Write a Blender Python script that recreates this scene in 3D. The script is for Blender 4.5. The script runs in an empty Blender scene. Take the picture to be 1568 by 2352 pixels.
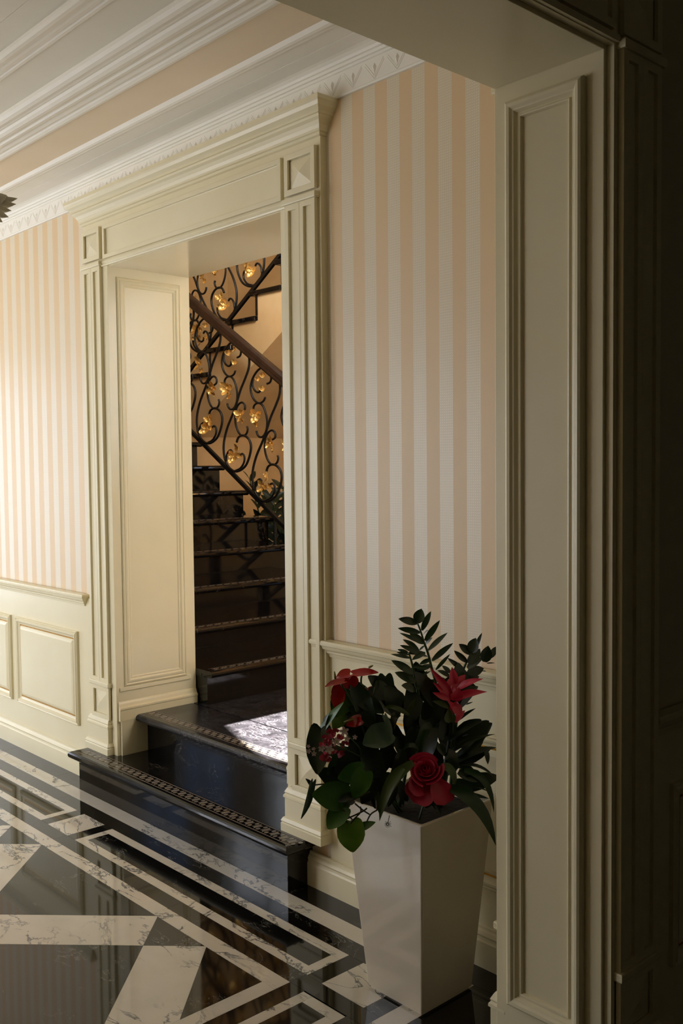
import bpy, bmesh, math, random
from mathutils import Vector, Matrix
random.seed(7)
SC = bpy.context.scene
COL = SC.collection
PI = math.pi

# ------------------------------------------------------------------ camera
CAM_F, YAW, PITCH, ROLL = 2230.81, 0.827379, 0.048331, 0.010104
CAM_C = Vector((0.0, -2.384, 1.6))
def cam_axes():
    f0 = Vector((-math.sin(YAW), math.cos(YAW), 0)); r0 = Vector((math.cos(YAW), math.sin(YAW), 0)); u = Vector((0, 0, 1))
    f = math.cos(PITCH)*f0 - math.sin(PITCH)*u
    d = -math.cos(PITCH)*u - math.sin(PITCH)*f0
    r = math.cos(ROLL)*r0 + math.sin(ROLL)*d
    d2 = -math.sin(ROLL)*r0 + math.cos(ROLL)*d
    return r, d2, f
AX_R, AX_D, AX_F = cam_axes()
cd = bpy.data.cameras.new('camera'); cam = bpy.data.objects.new('camera', cd); COL.objects.link(cam)
cd.sensor_fit = 'VERTICAL'; cd.sensor_height = 36.0; cd.sensor_width = 24.0
cd.lens = CAM_F/2352*36; cd.clip_start = 0.05
cam.matrix_world = Matrix(((AX_R.x, -AX_D.x, -AX_F.x, CAM_C.x), (AX_R.y, -AX_D.y, -AX_F.y, CAM_C.y), (AX_R.z, -AX_D.z, -AX_F.z, CAM_C.z), (0, 0, 0, 1)))
SC.camera = cam

# ------------------------------------------------------------------ world, sun, windows' daylight, exposure
w = bpy.data.worlds.new('world'); SC.world = w; w.use_nodes = True
bg = w.node_tree.nodes['Background']; bg.inputs[0].default_value = (0.45, 0.62, 1.0, 1); bg.inputs[1].default_value = 1.2
SC.view_settings.view_transform = 'Standard'; SC.view_settings.look = 'None'
SC.view_settings.gamma = 1.0; SC.view_settings.exposure = 0.56
SC.view_settings.use_curve_mapping = False

def light(name, kind, loc, direction, energy, color, size=None):
    L = bpy.data.lights.new(name, kind); o = bpy.data.objects.new(name, L); COL.objects.link(o)
    L.energy = energy; L.color = color
    o.location = loc; o.rotation_euler = Vector(direction).to_track_quat('-Z', 'Y').to_euler()
    if size:
        L.shape = 'RECTANGLE'; L.size, L.size_y = size
    return o
s = light('sun', 'SUN', (-3, 8, 6), (0.0, -0.82, -0.574), 150.0, (1.0, 0.94, 0.86)); s.data.angle = 0.009
# daylight in the glazed door at the end of the hall, in the stairwell's upper window and in its arched window
light('daylight_hall_door', 'AREA', (-9.92, -1.75, 1.40), (1, 0, 0), 32, (0.93, 0.96, 1.0), (1.4, 2.4))
light('daylight_hall_window', 'AREA', (-4.9, -3.35, 1.30), (0, 1, 0), 28, (1.0, 0.97, 0.91), (1.3, 1.9))
light('daylight_hall_window_left', 'AREA', (-6.9, -3.35, 1.55), (0, 1, 0), 44, (0.97, 0.98, 1.0), (1.3, 2.0))
light('daylight_stair_window', 'AREA', (-2.03, 1.05, 2.30), (-1, -0.15, 0), 17, (0.86, 0.93, 1.0), (0.8, 1.3))
light('daylight_stair_upper', 'AREA', (-4.1, 0.30, 4.10), (0, 1, -0.12), 46, (1.0, 0.95, 0.86), (1.5, 1.2))
light('daylight_arched_window', 'AREA', (-3.2, 3.25, 2.05), (0, -1, 0), 1.5, (0.95, 0.97, 1.0), (0.9, 0.6))

# ------------------------------------------------------------------ materials
def lin(c):
    return tuple((x/255/12.92 if x <= 10 else ((x/255+0.055)/1.055)**2.4) for x in c) + (1.0,)
MATS = {}
def new_mat(name, col, rough=0.5, metal=0.0, spec=0.5, coat=0.0):
    m = bpy.data.materials.new(name); m.use_nodes = True
    b = m.node_tree.nodes['Principled BSDF']
    b.inputs['Base Color'].default_value = lin(col); b.inputs['Roughness'].default_value = rough
    b.inputs['Metallic'].default_value = metal; b.inputs['Specular IOR Level'].default_value = spec
    b.inputs['Coat Weight'].default_value = coat; b.inputs['Coat Roughness'].default_value = 0.05
    MATS[name] = m
    return m, m.node_tree.nodes, m.node_tree.links, b
def N(ns, t, **kw):
    n = ns.new(t)
    for k, v in kw.items(): setattr(n, k, v)
    return n
def ramp(ns, stops):
    r = ns.new('ShaderNodeValToRGB'); e = r.color_ramp.elements
    while len(e) > 1: e.remove(e[-1])
    e[0].position, e[0].color = stops[0]
    for p, c in stops[1:]:
        k = e.new(p); k.color = c
    return r
def noisy(name, c1, c2, scale, rough=0.5, bump=0.0, detail=4, **kw):
    m, ns, ln, b = new_mat(name, c1, rough, **kw)
    tc = N(ns, 'ShaderNodeTexCoord'); nz = N(ns, 'ShaderNodeTexNoise')
    nz.inputs['Scale'].default_value = scale; nz.inputs['Detail'].default_value = detail
    ln.new(tc.outputs['Object'], nz.inputs['Vector'])
    r = ramp(ns, [(0.35, lin(c1)), (0.65, lin(c2))]); ln.new(nz.outputs['Fac'], r.inputs['Fac']); ln.new(r.outputs['Color'], b.inputs['Base Color'])
    if bump:
        bp = N(ns, 'ShaderNodeBump'); bp.inputs['Strength'].default_value = bump; bp.inputs['Distance'].default_value = 0.01
        ln.new(nz.outputs['Fac'], bp.inputs['Height']); ln.new(bp.outputs['Normal'], b.inputs['Normal'])
    return m
noisy('cream', (230, 218, 180), (234, 223, 187), 3.0, 0.30)
noisy('cream_gloss', (230, 218, 182), (234, 223, 188), 3.0, 0.16)
noisy('plaster_white', (243, 237, 222), (246, 240, 227), 6.0, 0.6)
noisy('peach_paint', (234, 214, 184), (237, 218, 190), 4.0, 0.6)
noisy('ceiling_paint', (230, 224, 208), (234, 228, 212), 4.0, 0.6)
noisy('beige_plaster', (216, 180, 126), (234, 205, 156), 2.2, 0.45, bump=0.05, detail=6)
noisy('dark_room', (206, 196, 168), (212, 202, 174), 3.0, 0.6)
noisy('gold_line', (176, 128, 40), (196, 146, 58), 30.0, 0.35, metal=0.7)
noisy('iron', (16, 16, 17), (24, 24, 24), 40.0, 0.38, bump=0.05)
noisy('bronze_rail', (48, 32, 24), (62, 42, 30), 18.0, 0.42)
noisy('gold_leaf', (236, 192, 104), (250, 216, 140), 40.0, 0.32, metal=0.65)
noisy('lacquer', (216, 204, 182), (220, 208, 187), 2.0, 0.05, coat=0.5)
noisy('soil', (22, 17, 12), (38, 28, 20), 60.0, 0.9, bump=0.6)
noisy('inlay', (112, 102, 90), (130, 119, 105), 90.0, 0.30)
noisy('joint', (92, 90, 84), (104, 100, 94), 50.0, 0.6)
noisy('door_white', (230, 228, 220), (234, 232, 226), 3.0, 0.3)
noisy('antique_cream', (232, 225, 204), (240, 234, 216), 20.0, 0.4)
def leaf_mat(name, c1, c2, rough=0.35, trans=0.0):
    m = noisy(name, c1, c2, 14.0, rough)
    return m
leaf_mat('leaf_zz', (26, 46, 20), (36, 60, 26), 0.28)
leaf_mat('leaf_dark', (18, 34, 14), (28, 46, 20), 0.32)
leaf_mat('leaf_mid', (52, 92, 26), (68, 110, 36), 0.35)
leaf_mat('leaf_bright', (92, 136, 34), (112, 154, 52), 0.38)
leaf_mat('leaf_olive', (52, 68, 20), (66, 84, 28), 0.36)
leaf_mat('leaf_grey', (64, 84, 66), (78, 98, 78), 0.24)
leaf_mat('stem_green', (44, 66, 26), (58, 78, 34), 0.45)
leaf_mat('vine_brown', (52, 50, 24), (64, 58, 30), 0.5)
leaf_mat('spathe_red', (150, 16, 16), (176, 24, 22), 0.16)
leaf_mat('spathe_coral', (178, 84, 66), (192, 98, 76), 0.3)
leaf_mat('spadix', (120, 112, 40), (140, 128, 52), 0.5)
leaf_mat('bract_red', (176, 24, 56), (198, 40, 72), 0.4)
leaf_mat('rose_red', (168, 8, 46), (192, 30, 72), 0.45)
leaf_mat('petal_pink', (170, 44, 64), (190, 62, 80), 0.5)
leaf_mat('petal_lilac', (220, 204, 196), (226, 190, 214), 0.5)
leaf_mat('petal_heart', (150, 160, 80), (170, 176, 100), 0.5)

def marble(name, base, vein, scale, lo, hi, rough, faint=None, dist=1.6, mask=(0.40, 0.56)):
    m, ns, ln, b = new_mat(name, base, rough)
    tc = N(ns, 'ShaderNodeTexCoord'); oi = N(ns, 'ShaderNodeObjectInfo')
    sc = N(ns, 'ShaderNodeVectorMath', operation='SCALE'); sc.inputs[0].default_value = (37.0, 23.0, 11.0)
    ln.new(oi.outputs['Random'], sc.inputs['Scale'])
    ad = N(ns, 'ShaderNodeVectorMath', operation='ADD'); ln.new(tc.outputs['Object'], ad.inputs[0]); ln.new(sc.outputs[0], ad.inputs[1])
    mp = N(ns, 'ShaderNodeMapping'); mp.inputs['Scale'].default_value = (1.0, 1.7, 1.0); mp.inputs['Rotation'].default_value = (0, 0, 0.5)
    ln.new(ad.outputs[0], mp.inputs['Vector'])
    n1 = N(ns, 'ShaderNodeTexNoise'); n1.inputs['Scale'].default_value = scale; n1.inputs['Detail'].default_value = 9; n1.inputs['Roughness'].default_value = 0.62; n1.inputs['Distortion'].default_value = dist
    ln.new(mp.outputs[0], n1.inputs['Vector'])
    su = N(ns, 'ShaderNodeMath', operation='SUBTRACT'); su.inputs[1].default_value = 0.5; ln.new(n1.outputs['Fac'], su.inputs[0])
    ab = N(ns, 'ShaderNodeMath', operation='ABSOLUTE'); ln.new(su.outputs[0], ab.inputs[0])
    r1 = ramp(ns, [(lo, (1, 1, 1, 1)), (hi, (0, 0, 0, 1))]); ln.new(ab.outputs[0], r1.inputs['Fac'])
    n2 = N(ns, 'ShaderNodeTexNoise'); n2.inputs['Scale'].default_value = scale*0.9; n2.inputs['Detail'].default_value = 3; ln.new(ad.outputs[0], n2.inputs['Vector'])
    r2 = ramp(ns, [(mask[0], (0, 0, 0, 1)), (mask[1], (1, 1, 1, 1))]); ln.new(n2.outputs['Fac'], r2.inputs['Fac'])
    mu = N(ns, 'ShaderNodeMath', operation='MULTIPLY'); ln.new(r1.outputs['Color'], mu.inputs[0]); ln.new(r2.outputs['Color'], mu.inputs[1])
    n3 = N(ns, 'ShaderNodeTexNoise'); n3.inputs['Scale'].default_value = scale*2.5; n3.inputs['Detail'].default_value = 6; ln.new(ad.outputs[0], n3.inputs['Vector'])
    r3 = ramp(ns, [(0.3, lin(faint or base)), (0.7, lin(base))]); ln.new(n3.outputs['Fac'], r3.inputs['Fac'])
    mx = N(ns, 'ShaderNodeMix', data_type='RGBA'); ln.new(mu.outputs[0], mx.inputs['Factor']); ln.new(r3.outputs['Color'], mx.inputs['A'])
    mx.inputs['B'].default_value = lin(vein); ln.new(mx.outputs['Result'], b.inputs['Base Color'])
    return m
marble('white_marble', (214, 205, 190), (62, 68, 78), 3.4, 0.0, 0.019, 0.06, (204, 196, 180), 0.5)
marble('black_marble', (12, 12, 11), (150, 146, 138), 5.0, 0.0, 0.007, 0.05, (20, 19, 17), 1.4, (0.52, 0.66))
marble('stair_marble', (13, 12, 12), (120, 110, 98), 5.0, 0.0, 0.006, 0.07, (22, 20, 19), 1.2, (0.56, 0.68))
marble('landing_marble', (18, 17, 19), (74, 72, 76), 9.0, 0.0, 0.04, 0.20, (38, 37, 41), 3.0)

def wallpaper():
    m, ns, ln, b = new_mat('wallpaper', (222, 190, 160), 0.42)
    tc = N(ns, 'ShaderNodeTexCoord'); sx = N(ns, 'ShaderNodeSeparateXYZ'); ln.new(tc.outputs['Object'], sx.inputs[0])
    def M(op, a, bb):
        n = N(ns, 'ShaderNodeMath', operation=op)
        for i, v in enumerate((a, bb)):
            if v is None: continue
            if isinstance(v, (int, float)): n.inputs[i].default_value = v
            else: ln.new(v, n.inputs[i])
        return n.outputs[0]
    q = M('FRACT', M('DIVIDE', M('ADD', sx.outputs['X'], 2.575 + 0.1145*100), 0.1145), None)
    stripe = M('LESS_THAN', q, 0.5)                       # 1 = pale stripe
    # staggered rows of woven dots, 12 mm apart
    a = M('SINE', M('MULTIPLY', M('ADD', sx.outputs['X'], sx.outputs['Z']), 2*PI/0.017), None)
    c = M('SINE', M('MULTIPLY', M('SUBTRACT', sx.outputs['X'], sx.outputs['Z']), 2*PI/0.017), None)
    dot = M('GREATER_THAN', M('MULTIPLY', a, c), 0.72)
    dot = M('MULTIPLY', dot, stripe)
    mx = N(ns, 'ShaderNodeMix', data_type='RGBA'); ln.new(stripe, mx.inputs['Factor'])
    mx.inputs['A'].default_value = lin((226, 196, 152)); mx.inputs['B'].default_value = lin((226, 211, 182))
    m2 = N(ns, 'ShaderNodeMix', data_type='RGBA'); ln.new(dot, m2.inputs['Factor']); ln.new(mx.outputs['Result'], m2.inputs['A'])
    m2.inputs['B'].default_value = lin((244, 236, 222)); ln.new(m2.outputs['Result'], b.inputs['Base Color'])
    b.inputs['Specular IOR Level'].default_value = 0.6
    b.inputs['Coat Weight'].default_value = 0.12; b.inputs['Coat Roughness'].default_value = 0.36
    rr = M('SUBTRACT', 0.46, M('MULTIPLY', stripe, 0.10)); ln.new(rr, b.inputs['Roughness'])
    nz = N(ns, 'ShaderNodeTexNoise'); nz.inputs['Scale'].default_value = 300; ln.new(tc.outputs['Object'], nz.inputs['Vector'])
    bp = N(ns, 'ShaderNodeBump'); bp.inputs['Strength'].default_value = 0.08; bp.inputs['Distance'].default_value = 0.001
    ln.new(nz.outputs['Fac'], bp.inputs['Height']); ln.new(bp.outputs['Normal'], b.inputs['Normal'])
wallpaper()
def glass_mat():
    m = bpy.data.materials.new('window_glass'); m.use_nodes = True; ns = m.node_tree.nodes; ln = m.node_tree.links; ns.clear()
    o = ns.new('ShaderNodeOutputMaterial'); mx = ns.new('ShaderNodeMixShader'); t = ns.new('ShaderNodeBsdfTransparent'); g = ns.new('ShaderNodeBsdfGlossy')
    g.inputs['Roughness'].default_value = 0.02; mx.inputs[0].default_value = 0.06
    ln.new(t.outputs[0], mx.inputs[1]); ln.new(g.outputs[0], mx.inputs[2]); ln.new(mx.outputs[0], o.inputs[0]); MATS['window_glass'] = m
glass_mat()

# ------------------------------------------------------------------ mesh helpers
class MB:
    def __init__(self): self.v = []; self.f = []
    def add(self, v, f):
        n = len(self.v); self.v += [tuple(p) for p in v]; self.f += [tuple(i+n for i in q) for q in f]; return self
    def box(self, x0, x1, y0, y1, z0, z1):
        v = [(x, y, z) for z in (z0, z1) for y in (y0, y1) for x in (x0, x1)]
        return self.add(v, [(0, 2, 3, 1), (4, 5, 7, 6), (0, 1, 5, 4), (2, 6, 7, 3), (0, 4, 6, 2), (1, 3, 7, 5)])
    def prism(self, poly, z0, z1):                        # polygon in x,y extruded in z
        n = len(poly); v = [(x, y, z0) for x, y in poly] + [(x, y, z1) for x, y in poly]
        return self.add(v, [tuple(range(n))[::-1], tuple(range(n, 2*n))] + [(i, (i+1) % n, n+(i+1) % n, n+i) for i in range(n)])
    def prism_y(self, poly, y0, y1):                      # polygon in x,z extruded in y
        n = len(poly); v = [(x, y0, z) for x, z in poly] + [(x, y1, z) for x, z in poly]
        return self.add(v, [tuple(range(n)), tuple(range(n, 2*n))[::-1]] + [(i, (i+1) % n, n+(i+1) % n, n+i)[::-1] for i in range(n)])
    def rings(self, rings, closed=True, cap0=False, cap1=False):
        n = len(rings[0]); v = [p for r in rings for p in r]; f = []
        for i in range(len(rings)-1):
            for j in range(n if closed else n-1):
                k = (j+1) % n; f.append((i*n+j, i*n+k, (i+1)*n+k, (i+1)*n+j))
        if cap0: f.append(tuple(range(n))[::-1])
        if cap1: f.append(tuple(range((len(rings)-1)*n, len(rings)*n)))
        return self.add(v, f)
    def tube(self, pts, rad, seg=8, cap=True):
        pts = [Vector(p) for p in pts]; rings = []; up = Vector((0.13, 0.31, 0.94)).normalized(); prev = None
        for i, p in enumerate(pts):
            t = (pts[min(i+1, len(pts)-1)] - pts[max(i-1, 0)]).normalized()
            a = (prev - t*prev.dot(t)) if prev is not None else t.cross(up)
            if a.length < 1e-6: a = t.cross(Vector((1, 0, 0)))
            a.normalize(); prev = a; b = t.cross(a)
            r = rad[i] if isinstance(rad, (list, tuple)) else rad
            rings.append([p + a*r*math.cos(2*PI*k/seg) + b*r*math.sin(2*PI*k/seg) for k in range(seg)])
        return self.rings(rings, True, cap, cap)
    def sphere(self, c, r, nu=8, nv=6, sc=(1, 1, 1)):
        c = Vector(c); rings = []
        for i in range(nv+1):
            th = PI*i/nv; rr = max(math.sin(th), 0.02)
            rings.append([c + Vector((r*sc[0]*rr*math.cos(2*PI*k/nu), r*sc[1]*rr*math.sin(2*PI*k/nu), -r*sc[2]*math.cos(th))) for k in range(nu)])
        return self.rings(rings, True, True, True)
    def build(self, name, mat, parent=None, smooth=False, bevel=0.0, recalc=True, **props):
        me = bpy.data.meshes.new(name); me.from_pydata([tuple(p) for p in self.v], [], self.f)
        if recalc:
            bm = bmesh.new(); bm.from_mesh(me); bmesh.ops.recalc_face_normals(bm, faces=bm.faces[:]); bm.to_mesh(me); bm.free()
        me.materials.append(MATS[mat])
        if smooth:
            me.polygons.foreach_set('use_smooth', [True]*len(me.polygons))
        return link(name, me, parent, bevel, **props)
def link(name, me, parent=None, bevel=0.0, **props):
    o = bpy.data.objects.new(name, me); COL.objects.link(o)
    if bevel:
        b = o.modifiers.new('bevel', 'BEVEL'); b.width = bevel; b.segments = 2; b.limit_method = 'ANGLE'
    if parent is not None: attach(o, parent)
    for k, v in props.items(): o[k] = v
    return o
def attach(o, parent):
    o.parent = parent
    p, t = parent, Vector((0, 0, 0))
    while p is not None: t += p.location; p = p.parent      # thing empties are never rotated
    o.matrix_parent_inverse = Matrix.Translation(-parent_total(parent))
def parent_total(p):
    return p.location.copy() if p.parent is None else Vector((0, 0, 0)) + p.location
def thing(name, label, cat, loc=(0, 0, 0), group=None, kind=None):
    o = bpy.data.objects.new(name, None); COL.objects.link(o); o.location = loc; o.empty_display_size = 0.05
    if kind: o['kind'] = kind
    if label: o['label'] = label
    if cat: o['category'] = cat
    if group: o['group'] = group
    return o
def tag(o, label, cat, group=None):
    o['label'] = label; o['category'] = cat
    if group: o['group'] = group
    return o

class Basis:                                              # local u (along), n (outwards), z
    def __init__(self, O, U, Nn): self.O = Vector(O); self.U = Vector(U); self.N = Vector(Nn)
    def __call__(self, u, n, z): return self.O + self.U*u + self.N*n + Vector((0, 0, z))
    def box(self, mb, u0, u1, n0, n1, z0, z1):
        v = [self(u, n, z) for z in (z0, z1) for n in (n0, n1) for u in (u0, u1)]
        return mb.add(v, [(0, 2, 3, 1), (4, 5, 7, 6), (0, 1, 5, 4), (2, 6, 7, 3), (0, 4, 6, 2), (1, 3, 7, 5)])
    def frame(self, mb, u0, u1, z0, z1, prof, n=0.0, fill=None):
        rings = [[self(u0+i, n+h, z0+i), self(u1-i, n+h, z0+i), self(u1-i, n+h, z1-i), self(u0+i, n+h, z1-i)] for i, h in prof]
        mb.rings(rings)
        if fill is not None:
            i = prof[-1][0]; mb.add([self(u0+i, n+fill, z0+i), self(u1-i, n+fill, z0+i), self(u1-i, n+fill, z1-i), self(u0+i, n+fill, z1-i)], [(0, 1, 2, 3)])
        return mb
    def pyramid(self, mb, u0, u1, z0, z1, n0, n1):
        uc, zc = (u0+u1)/2, (z0+z1)/2
        return mb.add([self(u0, n0, z0), self(u1, n0, z0), self(u1, n0, z1), self(u0, n0, z1), self(uc, n1, zc)], [(0, 1, 4), (1, 2, 4), (2, 3, 4), (3, 0, 4)])
    def sweep(self, mb, prof, path, cap=True):            # prof (offset, z), offset to the left of the path in (u, n)
        k = len(path); rings = []
        for i, (a, b) in enumerate(path):
            ns = []
            for j in (i-1, i):
                if 0 <= j < k-1:
                    dx, dy = path[j+1][0]-path[j][0], path[j+1][1]-path[j][1]; l = math.hypot(dx, dy); ns.append((-dy/l, dx/l))
            if len(ns) == 1: m = ns[0]
            else:
                d = 1 + ns[0][0]*ns[1][0] + ns[0][1]*ns[1][1]; m = ((ns[0][0]+ns[1][0])/d, (ns[0][1]+ns[1][1])/d)
            rings.append([self(a+m[0]*o, b+m[1]*o, z) for o, z in prof])
        return mb.rings(rings, True, cap, cap)

# ------------------------------------------------------------------ the setting
BW = Basis((0, 0, 0), (1, 0, 0), (0, -1, 0))             # the long hall wall, n points into the hall
XL, XR = -4.197, -2.888                                   # stair doorway opening
ZS = 2.56                                                 # soffit height
CEIL = 3.02
HX0, HX1 = -9.8, -1.573                                   # hall, end wall and portal wall
HY1 = -3.2                                                # opposite hall wall
SY = 0.435                                                # far face of the wall towards the stairwell

mb = MB(); mb.box(HX0, XL-0.05, 0, 0.2, 0, 3.3).box(XR+0.05, HX1, 0, 0.2, 0, 3.3).box(XL-0.05, XR+0.05, 0, 0.2, ZS+0.05, 3.3)
wall_back = mb.build('wall_back', 'wallpaper', kind='structure')
wall_back['label'] = 'long hall wall in peach and cream striped wallpaper'
mb = MB(); mb.box(-7.7, XL-0.05, 0.2, SY, 0, 3.35).box(XR+0.05, -2.0, 0.2, SY, 0, 3.35).box(XL-0.05, XR+0.05, 0.2, SY, ZS+0.05, 3.35).box(-7.7, -4.9, 0.2, SY, 3.35, 4.85).box(-3.3, -2.0, 0.2, SY, 3.35, 4.85).box(-7.7, -2.0, 0.2, SY, 4.85, 5.6)
mb.build('wall_stair_front', 'beige_plaster', kind='structure')

# wainscot boards, panels, chair rails and skirtings on the long wall
mb = MB(); BW.box(mb, HX0, -4.42, 0, 0.008, 0, 0.935); BW.box(mb, -2.66, -1.575, 0, 0.008, 0, 0.935)
mb.build('wainscot', 'cream', wall_back)
PANEL = [(0, 0), (0, 0.012), (0.005, 0.017), (0.011, 0.012), (0.015, 0.018), (0.022, 0.017), (0.028, 0.010), (0.034, 0.006), (0.040, 0.004)]
GOLD = [(0.040, 0.0045), (0.047, 0.0045), (0.047, 0.001)]
FIELD = [(0.047, 0.001), (0.047, 0.004), (0.055, 0.010), (0.066, 0.013)]
def wains_panel(B, u0, u1, z0, z1, parent, n=0.008):
    p = B.frame(MB(), u0, u1, z0, z1, PANEL, n).build('panel_moulding', 'cream', parent)
    B.frame(MB(), u0, u1, z0, z1, GOLD, n).build('gold_line', 'gold_line', p)
    B.frame(MB(), u0, u1, z0, z1, FIELD, n, fill=0.013).build('raised_field', 'cream', p)
for k in range(5):
    wains_panel(BW, -5.340-0.81*k, -4.607-0.81*k, 0.258, 0.752, wall_back)
wains_panel(BW, -2.55, -1.70, 0.258, 0.752, wall_back)
RAIL = [(0, 0.893), (0.006, 0.893), (0.009, 0.905), (0.016, 0.909), (0.017, 0.916), (0.026, 0.924), (0.030, 0.935), (0.034, 0.938), (0.035, 0.947), (0.031, 0.954), (0, 0.957)]
SKIRT = [(0, 0), (0.020, 0), (0.020, 0.084), (0.017, 0.090), (0.015, 0.098), (0.017, 0.104), (0.012, 0.114), (0.007, 0.120), (0.006, 0.128), (0, 0.130)]
BW.sweep(MB(), RAIL, [(HX0, 0.008), (-4.53, 0.008), (-4.53, 0)]).build('trim_1', 'cream', kind='structure', label='cream chair rail on the striped wall at left')
BW.sweep(MB(), RAIL, [(-2.70, 0.0), (-2.70, 0.008), (-1.575, 0.008)]).build('trim_2', 'cream', kind='structure', label='cream chair rail between stair doorway and portal')
BW.sweep(MB(), SKIRT, [(HX0, 0.008), (-4.37, 0.008)]).build('baseboard_left', 'cream', kind='structure')
BW.sweep(MB(), SKIRT, [(-2.80, 0.008), (-1.575, 0.008)]).build('baseboard_right', 'cream', kind='structure')

# the cased doorway to the stairs
FLAT = [(0, 0), (0, 0.012), (0.0215, 0.012), (0.0215, 0.002)]
def pilaster(B, u0, u1, parent, n0, zb=0.54, zt=2.567):
    h = (u1-u0)/2
    p = B.box(MB(), u0, u1, n0-0.004, n0+0.005, zb-0.19, zt+0.02).build('pilaster', 'cream', parent)
    for k in (0, 1):
        B.frame(MB(), u0+h*k, u0+h*(k+1)-0.0006, zb, zt, FLAT, n0+0.005, fill=0.002).build('fluted_frame', 'cream', p, bevel=0.0012)
    BAND = [(-0.004, zt), (0.006, zt), (0.008, zt+0.004), (0.008, zt+0.018), (0.006, zt+0.022), (-0.004, zt+0.022)]
    B.sweep(MB(), BAND, [(u0, 0), (u0, n0+0.017), (u1, n0+0.017), (u1, 0)]).build('band', 'cream', p)
    B.sweep(MB(), [(o, z-zt+zb-0.02) for o, z in BAND], [(u0, 0), (u0, n0+0.017), (u1, n0+0.017), (u1, 0)]).build('band', 'cream', p)
    for za, zc in ((zt+0.033, zt+0.185), (zb-0.182, zb-0.02)):
        blk = B.box(MB(), u0, u1, n0-0.004, n0+0.004, za, zc).build('diamond_block', 'cream', parent)
        B.frame(MB(), u0, u1, za, zc, FLAT, n0+0.005).build('block_frame', 'cream', blk, bevel=0.0012)
        B.pyramid(MB(), u0+0.022, u1-0.022, za+0.022, zc-0.022, n0+0.004, n0+0.017).build('diamond', 'cream', blk)
def plinth(B, u0, u1, parent, n0, z0):
    P = [(0.0, z0), (0.016, z0), (0.016, z0+0.030), (0.013, z0+0.034), (0.016, z0+0.040), (0.010, z0+0.052), (0.004, z0+0.056), (0.004, z0+0.128), (0.009, z0+0.132), (0.008, z0+0.140), (0.003, z0+0.146), (0.005, z0+0.152), (-0.002, z0+0.166), (-0.006, z0+0.172), (-0.012, z0+0.172)]
    B.sweep(MB(), P, [(u0, 0.0), (u0, n0+0.026), (u1, n0+0.026), (u1, 0.0)]).build('plinth', 'cream', parent)
door_trim = thing('trim_3', 'tall cream cased doorway with fluted pilasters leading to the stairs', None, (-3.54, 0, 0.19), kind='structure')
DT = door_trim
mb = MB(); BW.box(mb, -4.428, XL-0.002, -0.02, 0.027, 0.19, 2.79); BW.box(mb, XR+0.002, -2.657, -0.02, 0.027, 0.19, 2.79); BW.box(mb, XL-0.002, XR+0.002, -0.02, 0.027, ZS+0.002, 2.79)
mb.build('backing_board', 'cream', DT)
pilaster(BW, -4.415, -4.243, DT, 0.027); pilaster(BW, -2.845, -2.672, DT, 0.027)
plinth(BW, -4.440, -4.247, DT, 0.021, 0.19); plinth(BW, -2.874, -2.672, DT, 0.021, 0.19)
BW.frame(MB(), -4.217, -2.868, 2.594, 2.752, [(0, 0), (0, 0.014), (0.019, 0.014), (0.019, 0.003), (0.022, 0.002)], 0.027, fill=0.002).build('frieze_panel', 'cream', DT, bevel=0.0012)
mb = MB(); BW.sweep(mb, [(0, 2.562), (0.007, 2.562), (0.009, 2.568), (0.006, 2.572), (0.010, 2.577), (0.010, 2.585), (0, 2.590)], [(-4.243, 0.027), (-2.845, 0.027)])
mb.build('architrave_bead', 'cream', DT)
CORN = [(-0.03, 2.775), (0.0, 2.783), (0.005, 2.786), (0.006, 2.795), (0.012, 2.798), (0.013, 2.806), (0.017, 2.818), (0.025, 2.830), (0.034, 2.838), (0.036, 2.846), (0.042, 2.848), (0.043, 2.856), (0.047, 2.860), (0.056, 2.868), (0.061, 2.880), (0.066, 2.886), (0.066, 2.901), (-0.03, 2.901)]
BW.sweep(MB(), CORN, [(-4.428, 0.0), (-4.428, 0.030), (-2.657, 0.030), (-2.657, 0.0)]).build('cornice', 'cream', DT)
MB().box(XL-0.02, XR+0.02, -0.02, SY, ZS, ZS+0.05).build('soffit', 'cream_gloss', DT)
# reveals, panelled
BL = Basis((XL, 0, 0), (0, 1, 0), (1, 0, 0)); BR = Basis((XR, 0, 0), (0, 1, 0), (-1, 0, 0))
RPAN = [(0, 0), (0, 0.005), (0.006, 0.009), (0.012, 0.005), (0.018, 0.008), (0.026, 0.009), (0.034, 0.004), (0.040, 0.005), (0.046, 0.001)]
for B, nm in ((BL, 'left'), (BR, 'right')):
    rv = B.box(MB(), -0.0265, SY, -0.05, 0.0, 0.19, ZS+0.01).build('reveal', 'cream', DT)
    B.frame(MB(), 0.019, 0.379, 0.528, 2.514, RPAN, 0.0, fill=0.001).build('reveal_panel', 'cream', rv)
    B.box(MB(), -0.008, 0.402, 0, 0.008, 0.505, 0.524).build('ledge', 'cream', rv, bevel=0.002)
    B.sweep(MB(), [(0, 0.36), (0.016, 0.36), (0.016, 0.412), (0.019, 0.416), (0.019, 0.424), (0.012, 0.432), (0.008, 0.444), (0.004, 0.452), (0, 0.455)], [(-0.018, 0), (SY-0.002, 0)]).build('reveal_skirting', 'cream', rv)
    B.box(MB(), -0.008, 0.14, 0, 0.014, 0.19, 0.375).build('reveal_block', 'cream', rv)

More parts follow.
